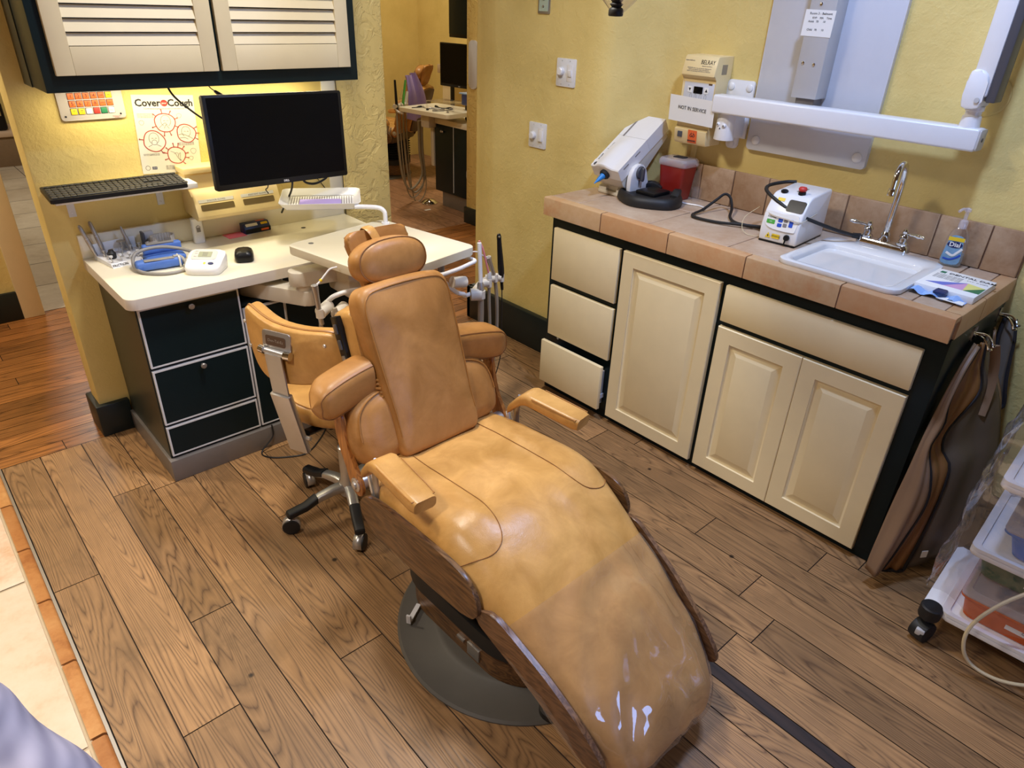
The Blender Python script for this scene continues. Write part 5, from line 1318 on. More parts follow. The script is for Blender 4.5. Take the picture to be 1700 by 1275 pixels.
cable('supply_cable', 'white cord running on the counter behind the black pedal', [(-.09, -.22, .914), (-.10, -.28, .914), (-.14, -.40, .914), (-.125, -.47, .914), (-.14, -.51, .914), (-.18, -.525, .914)], .0038, 'white', 'cord')
fbk = tag(MB().tube([(-.30, -.86, .9135), (-.32, -.82, .9135), (-.30, -.78, .925), (-.24, -.75, .95), (-.20, -.78, .99)], .0012, 5).build('optical_fibre', 'cord'), 'thin tan fibre curling at the left of the laser console', 'fibre', base=(-.30, -.86, .9135))

# ------------------------------------------------------------------ IMPRESSION MIXER (the big white device), pedal, sharps bin
px = thing('impression_mixer', 'large white tilted mixing machine with blue tip at the left end of counter', 'device', (-.19, -.137, .911))
ax = V((.281, 0, .185)).normalized(); up_ = V((-ax.z, 0, ax.x))         # long axis towards the wall and up
o = V((-.352, -.137, 1.034))                                             # front edge of the top face
def mx(t, y, h): return o + ax * t + up_ * h + V((0, y, 0))
def mring(t, w, h0, h1, hump=0):
    n = 12; r = []
    for i in range(n + 1):
        y = w - 2 * w * i / n; s = i / n
        b = hump * max(0, sin(min(1, max(0, (s - .12) / .62)) * pi))
        r.append(mx(t, y, h1 + b))
    return r + [mx(t, -w, h0), mx(t, w, h0)]
mb = MB(); mb.loft([mring(-.002, .074, -.052, -.004, .014), mring(.002, .0765, -.055, 0, .015), mring(.12, .0765, -.055, 0, .015), mring(.175, .0765, -.055, 0, .006), mring(.195, .0765, -.055, 0, 0)]); mb.build('front_cover', 'white', px, smooth=40)
mb = MB(); mb.loft([mring(.196, .0765, -.055, 0), mring(.330, .0765, -.055, 0), mring(.333, .074, -.052, -.003)]); mb.build('rear_cover', 'white', px, smooth=40)
mb = MB(); mb.prism([(0.004, -.050), (.325, -.050), (.325, -.088), (.15, -.118), (.02, -.118), (.004, -.09)], o + V((0, -.068, 0)), ax, up_, Y3, .136, bev=.004); mb.build('lower_body', 'ivory', px)
MB().prism(rrect(.115, .008, .001, 2), mx(.250, .048, .0004), ax, V((0, 1, 0)), up_, .0008).build('slot', 'inkgrey', px)
letters(px, '3M ESPE', .011, mx(.055, .062, .001), ax, V((0, 1, 0)), 'ink'); letters(px, 'Pentamix', .012, mx(.125, .060, .0008), ax, V((0, 1, 0)), 'inkgrey')
MB().lathe([(.0105, 0), (.0105, .002), (0, .003)], mx(.012, .056, .0), up_, 18).build('start_button', 'dgrey', px)
mb = MB(); mb.ball(mx(.030, .076, -.028), .03, (1, .25, 1), 16); mb.build('side_knob', 'white', px)
for t in (.045, .125): MB().prism(rrect(.034, .005, .001, 2), mx(t, -.0768, -.016), ax, up_, -Y3, .0006).build('side_vent', 'inkgrey', px)
mb = MB(); mb.lathe([(.022, 0), (.023, .008), (.019, .014), (.012, .015)], mx(-.002, .004, -.030), -ax, 22); mb.build('nozzle_collar', 'rubber', px)
mb = MB(); mb.lathe([(.0125, .010), (.0125, .022), (.010, .026), (.0085, .045), (.004, .058), (.002, .070), (0, .071)], mx(-.002, .004, -.030), V((-.75, .05, -.42)).normalized(), 16); mb.build('mixing_tip', 'gripblue', px)
# stand: slab foot and side bracket with a wing knob
mb = MB(); mb.box((-.288, -.205, .911), (-.105, -.058, .925), .004); mb.box((-.27, -.19, .922), (-.12, -.07, .975), .01); mb.prism([(-.285, .925), (-.285, .937), (-.26, .95), (-.26, .925)], (0, -.203, 0), X3, Z3, Y3, .045); mb.prism([(-.285, .925), (-.285, .937), (-.26, .95), (-.26, .925)], (0, -.10, 0), X3, Z3, Y3, .04); mb.build('stand', 'ivory', px)
bo = smoothpoly([(-.290, .975), (-.285, 1.02), (-.262, 1.046), (-.235, 1.052), (-.205, 1.042), (-.19, 1.015), (-.172, .97), (-.135, .914), (-.17, .912), (-.25, .912), (-.282, .914)], 3)
MB().prism(bo, (0, -.214, 0), X3, Z3, -Y3, .020, bev=.005).build('side_bracket', 'white', px)
mb = MB(); mb.lathe([(.026, 0), (.026, .006), (.022, .010), (0, .011)], (-.235, -.234, 1.018), -Y3, 22); mb.prism(rrect(.013, .056, .006), (-.235, -.244, 1.012), X3, Z3, -Y3, .012, bev=.003); mb.prism([(-.004, 0), (.004, 0), (0, -.03)], (-.236, -.2345, .986), X3, Z3, -Y3, .002); mb.build('wing_knob', 'dgrey', px)
fp = thing('foot_pedal', 'round black rubber foot pedal lying on the counter before red bin', 'pedal', (-.235, -.305, .911))
pc_ = V((-.235, -.305, .911))
mb = MB(); oo = [(1.0 * cos(a) * (1 + .04 * cos(4 * a)), sin(a) * (1 + .05 * cos(3 * a))) for a in [i * pi / 20 for i in range(40)]]
mb.loft([[pc_ + V((x * .128 * s, y * .142 * s, z)) for x, y in oo] for s, z in ((.97, 0), (1, .006), (.98, .026), (.93, .038), (.86, .042), (.82, .036), (.5, .034))]); mb.build('base', 'rubber', fp, smooth=50)
mb = MB(); mb.box(pc_ + V((-.05, -.052, .032)), pc_ + V((.06, .045, .050)), .006); mb.build('treadle', 'black', fp)
for s0, s1 in ((.20, 1.15), (2.0 + pi * .9, 2.0 + pi * .9 + .8)):
    R = []
    for i in range(9):
        a = s0 + (s1 - s0) * i / 8; d = V((cos(a), sin(a), 0)); h = .030 * sin(pi * min(1, max(.12, i / 8 * .76 + .12)))
        R.append([pc_ + d * (.105 + u * .017) + Z3 * (.034 + v * h) for u, v in ((-1, 0), (1, 0), (1, .8), (.6, 1), (-.6, 1), (-1, .8))])
    MB().loft(R).build('guard', 'rubber', fp)
sh2 = thing('sharps_container', 'dark red sharps container with clear lid against splashback', 'container', (-.095, -.315, .911))
def shr(w, l, z, r=.018): return [V((-.088 + x, -.318 + y, z)) for x, y in rrect(w, l, r, 5)]
mb = MB(); mb.loft([shr(.088, .10, .9112), shr(.092, .104, .918), shr(.106, .128, 1.045), shr(.106, .128, 1.05)]); mb.build('bin', 'redbin', sh2)
mb = MB(); mb.loft([shr(.112, .135, 1.048, .02), shr(.116, .140, 1.052, .02), shr(.116, .140, 1.068, .02), shr(.104, .128, 1.077, .02), shr(.098, .120, 1.078, .02)]); ld = mb.build('lid', 'cleartop', sh2)
MB().prism(rrect(.040, .055, .008), (-.082, -.318, 1.0788), X3, Y3, Z3, .002).build('opening', 'ink', ld)
cp_ = thing('plastic_cup', 'small crumpled clear plastic cup right of red sharps container', 'cup', (-.075, -.408, .911))
mb = MB(); mb.lathe([(.017, 0), (.018, .003), (.022, .055), (.023, .056)], (-.065, -.412, .9112), seg=20, cap=False)
for v in mb.bm.verts: v.co += noise.noise_vector(v.co * 60) * .004
mb.build('wall', 'clear', cp_)

# ------------------------------------------------------------------ X-RAY CONTROLLER with its paper note
br_ = thing('xray_controller', 'cream wall mounted x-ray control box above the counter', 'control box', (-.06, -.365, 1.14))
p_ = [(0, 1.14), (-.098, 1.14), (-.106, 1.15), (-.112, 1.195), (-.095, 1.205), (-.095, 1.385), (-.116, 1.398), (-.117, 1.405), (-.103, 1.462), (-.095, 1.468), (0, 1.470)]
mb = MB(); mb.prism(p_, (0, -.440, 0), X3, Z3, Y3, .152, bev=.003); mb.build('housing', 'beige', br_)
hu = V((.014, 0, .057)).normalized(); hn = MY.cross(hu)
def hf(y, t, d=.0008): return V((-.117, y, 1.405)) + hu * t + V((-abs(hu.z), 0, hu.x)) * d
letters(br_, 'BELRAY', .022, hf(-.398, .042), MY, hu, 'ink', sx=.85); letters(br_, 'BELMONT EQUIPMENT', .0045, hf(-.398, .028), MY, hu, 'inkgrey')
letters(br_, 'takara belmont', .007, hf(-.315, .046), MY, hu, 'inkgrey')
letters(br_, 'WARNING: this x-ray unit may be dangerous to\npatient and operator unless safe exposure\nfactors and operating instructions are observed', .0055, hf(-.364, .014), MY, hu, 'inkgrey')
MB().box((-.0965, -.435, 1.225), (-.095, -.296, 1.372), .0005).build('front_panel', 'plate', br_)
MB().box((-.0985, -.385, 1.332), (-.0965, -.343, 1.357), .001).build('display', 'screen', br_)
for y, s in ((-.325, -1), (-.402, 1)):
    b = MB().box((-.0978, y - .010, 1.334), (-.0965, y + .010, 1.356)).build('button', 'paper', br_)
    MB().prism([(-.006, -.005 * s), (.006, -.005 * s), (0, .006 * s)], (-.0979, y, 1.345), MY, Z3, -X3, .0004).build('arrow', 'ink', b)
MB().box((-.0972, -.425, 1.366), (-.0966, -.409, 1.372)).build('lamp', 'darkbrown', br_)
for i, y in enumerate((-.332, -.354, -.377, -.400)):
    MB().tube([(-.0968, y + .005, 1.314), (-.0968, y + .004, 1.326), (-.0968, y, 1.330), (-.0968, y - .004, 1.326), (-.0968, y - .005, 1.314)], .0006, 4).build('tooth_symbol', 'inkgrey', br_)
MB().box((-.113, -.328, 1.164), (-.110, -.306, 1.186), .001).build('power_switch', 'dgrey', br_)
sk_ = MB().prism(rrect(.042, .050, .001, 2), (-.1105, -.378, 1.172), MY, V((-.12, 0, 1)).normalized(), -X3, .0008).build('biohazard_sticker', 'orange', br_)
for a in (90, 210, 330):
    a = radians(a); c = V((-.1125, -.378 - .0065 * cos(a), 1.180 + .0065 * sin(a)))
    MB().tube([c + V((0, -.0055 * cos(t), .0055 * sin(t))) for t in [a + radians(q) for q in (-140, -90, -45, 0, 45, 90, 140)]][::1], .0011, 5).build('biohazard_horn', 'ink', sk_)
MB().tube([V((-.1125, -.378 - .005 * cos(t), 1.180 + .005 * sin(t))) for t in [i * pi / 5 for i in range(10)]], .0008, 4, closed=True).build('biohazard_ring', 'ink', sk_)
letters(sk_, 'BIOHAZARD', .0068, (-.1133, -.378, 1.156), MY, Z3, 'ink', bold=.0004)
MB().box((-.07, -.4405, 1.405), (-.035, -.4395, 1.44)).build('rating_label', 'hosetan', br_)
MB().cyl((-.05, -.37, 1.132), (-.05, -.37, 1.142), .004, seg=10).build('stud', 'black', br_)
MB().box((-.014, -.34, 1.058), (0, -.318, 1.142), .002).build('conduit', 'wall', br_)
nt = thing('paper_note', 'white paper note reading NOT IN SERVICE taped over cream control box', 'sign', (-.128, -.37, 1.22))
ny, nz = V((0, -.9985, -.03)), V((-.10, -.03, .994)).normalized()
MB().prism(rrect(.212, .098, .001, 2), (-.129, -.368, 1.271), ny, nz, ny.cross(nz), .0008).build('sheet', 'paper', nt)
letters(nt, 'NOT IN SERVICE', .0195, V((-.1318, -.372, 1.277)), ny, nz, 'ink', sx=.92)

# ------------------------------------------------------------------ X-RAY WALL PLATE, column and arm
xp = thing('xray_mount', 'large white wall plate with grey column holding an x-ray head', 'mount', (-.02, -.80, 1.148))
MB().prism(rrect(.470, 1.12, .012), (0, -.807, 1.708), MY, Z3, -X3, .020, bev=.003).build('wall_plate', 'plate', xp)
for y in (-.610, -1.010): MB().lathe([(.017, 0), (.017, .003), (.012, .007), (0, .008)], (-.020, y, 1.185), -X3, 18).build('cap', 'white', xp)
MB().box((-.100, -.848, 1.362), (-.020, -.755, 2.30), .003).build('column', 'greyp', xp)
MB().box((-.086, -.838, 1.315), (-.030, -.768, 1.364), .003).build('column_foot', 'kick', xp)
for y, z in ((-.775, 1.475), (-.815, 1.472), (-.795, 1.655)): MB().lathe([(.005, 0), (.005, .003), (0, .004)], (-.100, y, z), -X3, 12).build('screw', 'chrome', xp)
pn_ = thing('settings_note', 'white paper note of exposure settings stuck on the grey column', 'sign', (-.101, -.80, 1.556))
MB().prism(rrect(.106, .080, .001, 2), (-.1005, -.798, 1.597), V((0, -1, -.02)), V((0, -.02, 1)), -X3, .0008).build('sheet', 'paper', pn_)
letters(pn_, 'Room 3 - Belmont', .0105, (-.1018, -.802, 1.626), MY, Z3, 'ink'); letters(pn_, 'KVP    MA    Time', .009, (-.1018, -.808, 1.613), MY, Z3, 'ink')
letters(pn_, 'Adult   70      10', .009, (-.1018, -.792, 1.602), MY, Z3, 'ink'); letters(pn_, 'Child   70      10', .009, (-.1018, -.792, 1.577), MY, Z3, 'ink')
xa = thing('swing_arm', 'long white swing arm on a wall bracket above the sink', 'arm', (-.05, -.50, 1.16))
mb = MB(); mb.prism(rrect(.118, .100, .012), (0, -.498, 1.340), MY, Z3, -X3, .012, bev=.003); mb.box((-.012, -.556, 1.18), (0, -.44, 1.30), .003); mb.prism(rrect(.050, .08, .014), (0, -.500, 1.178), MY, Z3, -X3, .012, bev=.003); bkp = mb.build('bracket_plate', 'white', xa)
for y, z in ((-.458, 1.365), (-.538, 1.365), (-.500, 1.155)): MB().lathe([(.0135, 0), (.0135, .003), (.010, .005), (0, .0055)], (-.012, y, z), -X3, 18).build('bolt_cap', 'white', bkp)
mb = MB(); mb.lathe([(.040, 1.178), (.041, 1.182), (.036, 1.27), (.034, 1.278)], (-.080, -.505, 0), seg=28); mb.box((-.085, -.545, 1.185), (-.01, -.465, 1.272), .008); mb.build('pivot_hub', 'white', xa)
R = []
for y, s in ((-.462, .9), (-.466, 1), (-1.385, 1), (-1.389, .92)): R.append([V((-.105 + x * s, y, 1.309 + z * s)) for x, z in rrect(.066, .066, .008, 4)])
mb = MB(); mb.loft(R); mb.build('horizontal_arm', 'white', xa)
mb = MB(); mb.prism(rrect(.058, .060, .006), (-.105, -1.389, 1.309), X3, Z3, -Y3, .006, bev=.002); ec = mb.build('end_cap', 'greyp', xa); MB().lathe([(.006, 0), (.006, .002), (0, .002)], (-.105, -1.395, 1.309), -Y3, 12).build('screw', 'dgrey', ec)
mb = MB(); mb.lathe([(.029, 1.340), (.026, 1.372), (.022, 1.376), (.022, 1.386), (.026, 1.388), (.026, 1.40)], (-.105, -1.348, 0), seg=24); mb.build('post', 'white', xa)
mb = MB(); mb.prism(smoothpoly([(-.026, 1.398), (.020, 1.398), (.026, 1.43), (.024, 1.482), (.0, 1.500), (-.026, 1.495), (-.029, 1.45)], 3), (-.148, -1.345, 0), MY, Z3, X3, .082, bev=.006); mb.build('knuckle', 'white', xa)
MB().lathe([(.007, 0), (.007, .003), (0, .003)], (-.150, -1.358, 1.42), -X3, 12).build('knuckle_pin', 'greyp', xa)
mb = MB(); mb.box((-.142, -1.378, 1.43), (-.068, -1.325, 2.35), .006); mb.build('upper_arm', 'white', xa)
mb = MB(); mb.box((-.138, -1.402, 1.415), (-.072, -1.376, 2.35), .004); mb.build('arm_cover', 'dgrey', xa)
for y, z in ((-.492, 1.236), (-.518, 1.233)):
    e = MB().ball((-.118 + abs(y + .505) * .25, y, z), .0085, seg=14).build('googly_eye', 'white', xa); MB().ball((-.1255 + abs(y + .505) * .25, y, z), .0028, seg=8).build('pupil', 'ink', e)
MB().ball((-.1205, -.503, 1.222), .0026, seg=8).build('dot_nose', 'ink', xa)
tag(MB().lathe([(.060, 0), (.060, .004), (.055, .007), (0, .008)], (0, -1.345, 1.424), -X3, 40).build('cover_disc', 'wall'), 'round yellow painted cover disc on the wall behind the upright arm', 'cover', base=(0, -1.345, 1.424))

# ------------------------------------------------------------------ SWITCH PLATES
def dimmer(y, z, label, dk):
    s = thing('light_switch', label, 'switch', (-.25, y, z), group=None)
    MB().prism(rrect(.112, .112, .004), (-.25, y, z), MY, Z3, -X3, .006, bev=.002).build('plate', 'whitep', s)
    MB().lathe([(.017, 0), (.018, .002), (.0165, .014), (.013, .017), (0, .0175)], (-.256, y + .026, z + dk), -X3, 22).build('dimmer_knob', 'white', s)
    MB().box((-.2572, y - .042, z - .034), (-.256, y - .008, z + .034), .0004).build('rocker_frame', 'white', s)
    m_ = Matrix.Translation((-.2575, y - .026, z)) @ rotm(0, radians(-7 if dk > 0 else 6), 0)
    MB().box((-.005, -.0115, -.024 if dk < 0.002 else -.014), (.002, .0115, .024 if dk < .002 else .012), .001).build('rocker', 'white', s, m_)
    for yy in (y + .024, y - .024):
        for zz in (z + .047, z - .047): MB().lathe([(.0025, 0), (.0025, .001), (0, .0012)], (-.256, yy, zz), -X3, 8).build('screw', 'greyp', s)
dimmer(.214, 1.363, 'upper white double switch plate with dimmer knob and small toggle', .004)
dimmer(.372, 1.081, 'lower white double switch plate with dimmer knob and wide rocker', -.002)
wp = thing('wall_outlet', 'narrow wall socket plate at the top edge of the picture', 'outlet', (-.25, .371, 1.635))
MB().prism(rrect(.072, .118, .003), (-.25, .371, 1.643), MY, Z3, -X3, .005, bev=.0015).build('frame', 'nickel', wp)
MB().prism(rrect(.056, .104, .002), (-.255, .371, 1.645), MY, Z3, -X3, .002).build('plate', plain('pale_green_plate', rgb(176, 190, 168), .4), wp)
MB().lathe([(.013, 0), (.013, .003), (0, .003)], (-.257, .371, 1.648), -X3, 16).build('socket', 'black', wp); MB().lathe([(.005, 0), (.005, .003), (0, .003)], (-.257, .371, 1.612), -X3, 12).build('screw', 'nickel', wp)

# ------------------------------------------------------------------ LEAD APRONS on hooks at the cabinet end
def hook(x, label):
    h = thing('hook', label, 'hook', (x, CY1, .79))
    MB().prism(rrect(.03, .05, .006), (x, CY1, .80), X3, Z3, -Y3, .004).build('back_plate', 'chrome', h)
    for s in (-1, 1): MB().tube([(x + s * .006, CY1 - .004, .80), (x + s * .016, CY1 - .030, .800), (x + s * .020, CY1 - .048, .786), (x + s * .020, CY1 - .056, .770), (x + s * .022, CY1 - .064, .776)], .0035, 8).build('prong', 'chrome', h)
hook(-.30, 'chrome double hook holding the front apron on the cabinet end'); hook(-.06, 'chrome double hook beside the wall holding the rear apron')
def resample(P, n):
    S = spline([V((x, min(y, -1.617), z)) for x, y, z in P], 10); L = [0]
    for a, b in zip(S, S[1:]): L.append(L[-1] + (b - a).length)
    out = []; j = 0
    for i in range(n):
        d = L[-1] * i / (n - 1)
        while j < len(S) - 2 and L[j + 1] < d: j += 1
        t = (d - L[j]) / max(1e-6, L[j + 1] - L[j]); out.append(S[j].lerp(S[j + 1], t))
    return out
eL = [(-.33, -1.617, .782), (-.40, -1.617, .724), (-.46, -1.617, .628), (-.515, -1.617, .485), (-.57, -1.617, .277), (-.605, -1.619, .144), (-.622, -1.622, .064)]
eB1 = [(-.32, -1.630, .773), (-.37, -1.625, .694), (-.42, -1.628, .614), (-.44, -1.640, .551), (-.48, -1.636, .479), (-.50, -1.672, .403), (-.51, -1.689, .314), (-.545, -1.674, .164), (-.575, -1.652, .042)]
eB2 = [(-.28, -1.640, .774), (-.28, -1.655, .69), (-.30, -1.678, .619), (-.38, -1.652, .511), (-.40, -1.660, .445), (-.41, -1.701, .394), (-.45, -1.712, .224), (-.48, -1.711, .113), (-.50, -1.706, .03)]
eR = [(-.18, -1.625, .766), (-.20, -1.681, .662), (-.22, -1.743, .545), (-.26, -1.799, .363), (-.29, -1.822, .246), (-.33, -1.838, .138)]
OUT = V((-.75, -.66, 0))
def sheet(A, B, name, mat, par, bulge=.02, back=0, sd=1, folds=2.0):
    n, k = 40, 18; A = resample(A, n); B = resample(B, n); rows = []
    for i in range(n):
        r = []
        for j in range(k + 1):
            t = j / k; p = A[i].lerp(B[i], t)
            p = p + OUT * (bulge * sin(pi * t) * (.4 + .6 * i / n) - back + .006 * sin(t * folds * 2 * pi + i * .06 + sd) * sin(pi * t) + .004 * noise.noise(V((t * 3, i * .12, sd))))
            p.y = min(p.y, -1.609); r.append(p)
        rows.append(r)
    mb = MB(); mb.loft(rows, False, False); o = mb.build(name, mat, par, smooth=80)
    m = o.modifiers.new('s', 'SOLIDIFY'); m.thickness = .005; m.offset = 0
    return o, rows
def bind(P, par, r=.0062):
    mb = MB(); mb.tube([p + OUT * .003 for p in P], r, 6, sm=2); return mb.build('binding', 'bind', par)
ap = thing('lead_apron', 'tan lead apron with black binding hanging nearest on cabinet end', 'apron', (-.45, -1.66, .05))
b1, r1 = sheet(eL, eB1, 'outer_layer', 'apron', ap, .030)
bind([r[-1] for r in r1][::2], ap)
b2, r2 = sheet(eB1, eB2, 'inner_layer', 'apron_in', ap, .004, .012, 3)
bind([r[-1] for r in r2][::2] + r2[-1][::-4], ap)
MB().prism(rrect(.020, .03, .001, 2), (-.475, -1.735, .115), V((.75, -.6, .1)).normalized(), V((-.15, 0, .98)).normalized(), V((-.6, -.75, -.1)), .001).build('care_tag', 'paper', ap)
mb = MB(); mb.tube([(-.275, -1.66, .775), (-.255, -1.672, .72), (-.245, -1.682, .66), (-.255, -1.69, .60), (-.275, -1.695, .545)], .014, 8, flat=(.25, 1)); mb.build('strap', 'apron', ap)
ap2 = thing('lead_apron', 'dull brown lead apron hanging behind, beside the wall', 'apron', (-.32, -1.75, .13))
b3, r3 = sheet(eB2, eR, 'outer_layer', plain('grey_brown_vinyl', rgb(88, 74, 58), .5, var=.12, scale=8), ap2, .012, .016, 5, 1.5)
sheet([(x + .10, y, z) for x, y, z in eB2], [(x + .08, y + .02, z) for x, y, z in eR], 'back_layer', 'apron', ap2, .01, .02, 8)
tc_ = thing('thyroid_collar', 'grey collar with black binding looped over the hook beside the wall', 'collar', (-.08, -1.66, .5))
cl_ = [(-.05, -1.618, .79), (-.075, -1.625, .72), (-.095, -1.643, .654), (-.12, -1.649, .577), (-.13, -1.661, .529), (-.125, -1.680, .506)]
cr_ = [(-.02, -1.640, .785), (-.05, -1.665, .72), (-.07, -1.681, .641), (-.09, -1.700, .575), (-.10, -1.716, .527), (-.115, -1.705, .507)]
b4, r4 = sheet(cl_, cr_, 'body', 'apron_grey', tc_, .006, 0, 2, 1)
bind([r[0] for r in r4][::3] + r4[-1][::4] + [r[-1] for r in r4][::-3], tc_, .007)
# ------------------------------------------------------------------ ROLLING CART with coloured bins
CRT = Matrix.Translation((-.50, -2.20, 0)) @ rotm(0, 0, radians(3))
ct_ = thing('rolling_cart', 'white wheeled cart with three trays in the right corner', 'cart', (-.50, -2.20, 0))
def cart(mb, n, m, p=None, **k): return mb.build(n, m, p or ct_, CRT, **k)
for y in (.37, -.37):
    mb = MB(); mb.prism(rrect(.40, .052, .024, 6), (0, y, .092), X3, Y3, Z3, .036, bev=.004); cart(mb, 'base_rail', 'white')
    for x in (-.185, .185):
        mb = MB(); mb.lathe([(.028, .088), (.030, .094), (.030, .126), (.026, .130)], (x * 1.02, y, 0), seg=18); cart(mb, 'rail_end', 'rubber')
        for s in (-.014, .014):
            pass
        mb = MB(); mb.cyl((x - .005, y, .06), (x - .005, y, .10), .009, seg=10); mb.lathe([(.020, -.024), (.032, -.022), (.034, -.016), (.034, .016), (.032, .022), (.020, .024)], (x - .008, y, .036), V((.35, 1, 0)).normalized(), 22); cs = cart(mb, 'castor', 'rubber')
        mb = MB(); mb.box((x - .044, y - .012, .036), (x - .024, y + .012, .058), .003); cart(mb, 'brake_tab', 'greyp', cs)
for k, (z, h) in enumerate(((.104, .02), (.352, .02), (.575, .02), (.83, .02))):
    mb = MB(); mb.prism(rrect(.385, .70, .022), (0, 0, z), X3, Y3, Z3, .016, bev=.003)
    o = rrect(.385, .70, .022); i_ = rrect(.345, .66, .018)
    mb.loft([[V((x, y, z + .014)) for x, y in i_], [V((x, y, z + .022)) for x, y in i_], [V((x, y, z + .026)) for x, y in o], [V((x, y, z + .014)) for x, y in o]], True, False)
    cart(mb, 'tray', 'white')
for x, y in ((.175, .33), (.175, -.33)):
    mb = MB(); mb.cyl((x, y, .12), (x, y, .95), .012, seg=12); cart(mb, 'upright', 'steel')
def bin_(name, label, mat, z, y0, y1, x0=-.172, x1=.15, h=.085, tagm=True, txt=None):
    b = thing(name, label, 'bin', CRT @ V(((x0 + x1) / 2, (y0 + y1) / 2, z)))
    cx, cy = (x0 + x1) / 2, (y0 + y1) / 2; w, l = x1 - x0, y1 - y0
    def r(f, zz, q=.02): return [V((cx + x, cy + y, zz)) for x, y in rrect(w * f, l * f, q)]
    mb = MB(); mb.loft([r(.86, z), r(.88, z + .004), r(.95, z + h), r(1.0, z + h + .002), r(1.0, z + h + .008), r(.965, z + h + .008), r(.94, z + h + .002), r(.85, z + .010)]); mb.build('tub', mat, b, CRT)
    mb = MB(); mb.loft([r(1.0, z + h + .009), r(1.005, z + h + .014), r(.96, z + h + .022), r(.90, z + h + .026), r(.88, z + h + .020)]); mb.build('lid', 'bag' if not tagm else 'cleartop', b, CRT)
    if txt is not None:
        mb = MB(); mb.box((x0 + w * .045 - .002, cy - .05, z + h * .42), (x0 + w * .045 + .004, cy + .05, z + h * .42 + .022)); lb = mb.build('label', 'paper', b, CRT)
        if txt: letters(lb, txt, .012, (x0 + w * .045 - .003, cy, z + h * .42 + .011), MY, Z3, 'ink', T=CRT)
    return b
bin_('supply_bin', 'orange lidded supply bin on the lowest tray of the cart', 'orangeb', .122, -.02, .325, h=.072, txt='C&B')
bin_('supply_bin', 'green lidded supply bin stacked behind orange bin', 'greenb', .228, -.02, .33, -.10, .16, h=.060, txt='')
bin_('supply_bin', 'blue open bin on the middle tray of the cart', 'blueb', .372, -.30, .30, h=.07)
bin_('supply_bin', 'grey bin on the upper tray of the cart under the plastic bag', 'greyp', .595, -.28, .31, h=.08)
mb = MB(); rows = []
for i in range(45):
    t = i / 44; z = 1.0 - .76 * t; r = []
    for j in range(73):
        a = pi * (.34 + 1.0 * j / 72)
        rad = 1 + .05 * t
        x = max(-1, min(1, 1.5 * cos(a))) * .235 * rad; y = max(-1, min(1, 1.35 * sin(a))) * .375 * rad
        n_ = noise.noise(V((j * .16, t * 6, 1))) * .020 + abs(noise.noise(V((j * .33, t * 13, 5)))) * .016
        q = 1 - .42 * max(0, (.35 - t) / .35) ** 1.3
        d = V((x, y, 0)).normalized() if (x or y) else V((1, 0, 0))
        r.append(V((x * q - .02, y * q, z + (.06 * noise.noise(V((j * .12, 3, 1))) if t > .5 else 0) * t)) + d * n_)
    rows.append(r)
mb.loft(rows, False, False)
tag(mb.build('plastic_bag', 'bag', None, CRT, smooth=50), 'large clear plastic bag draped over the upper trays of the cart', 'bag', base=CRT @ V((0, 0, .24)))
cable('cream_cable', 'cream cable hanging in a loop in front of the cart trays', [(-.62, -2.12, .42), (-.66, -2.06, .36), (-.72, -1.985, .27), (-.76, -1.945, .18), (-.765, -1.95, .10), (-.75, -1.985, .045), (-.73, -2.05, .03), (-.70, -2.12, .05), (-.66, -2.18, .10)], .0052, 'cord', 'cable', 8)

# ------------------------------------------------------------------ OPERATORY LAMP, only its lowest part hangs into view
lp = thing('dental_lamp', 'black handled dental lamp with clear shield hanging into the top edge', 'lamp', (-1.2, -.84, 1.6))
L0 = V((-1.2, -.842, 0))
mb = MB(); mb.lathe([(.0, 1.604), (.016, 1.605), (.0175, 1.608), (.0175, 1.618), (.015, 1.622), (.011, 1.624), (.016, 1.630), (.011, 1.634), (.016, 1.640), (.012, 1.645), (.016, 1.650), (.012, 1.70)], L0, seg=22); mb.build('handle', 'rubber', lp)
mb = MB(); R = []
for t in [i / 10 for i in range(11)]:
    z = 1.622 + .20 * t; w = .020 + .21 * t ** .85
    R.append([L0 + V((-.35 * w * sin(a) , w * cos(a), 0)) + V((0, 0, z + .02 * sin(a))) for a in [i * pi / 20 for i in range(-4, 25)]])
mb.loft(R, False, False); mb.build('shield', glass_mat('lamp_shield', (.86, .84, .84, 1), .1, 1.2, .22), lp)
mb = MB(); mb.loft([[L0 + V((.05 + x * f, y * f, z)) for x, y in rrect(.16, .40, .06)] for f, z in ((.7, 1.70), (1, 1.74), (1, 1.84), (.8, 1.90))]); mb.build('reflector_head', 'ivory', lp)
mb = MB(); mb.tube([L0 + V((.05, 0, 1.88)), L0 + V((.06, .0, 2.05)), L0 + V((.1, .3, 2.25)), L0 + V((.1, .5, 2.5)), L0 + V((.1, .5, HW))], .022, 12); mb.build('arm', 'ivory', lp)

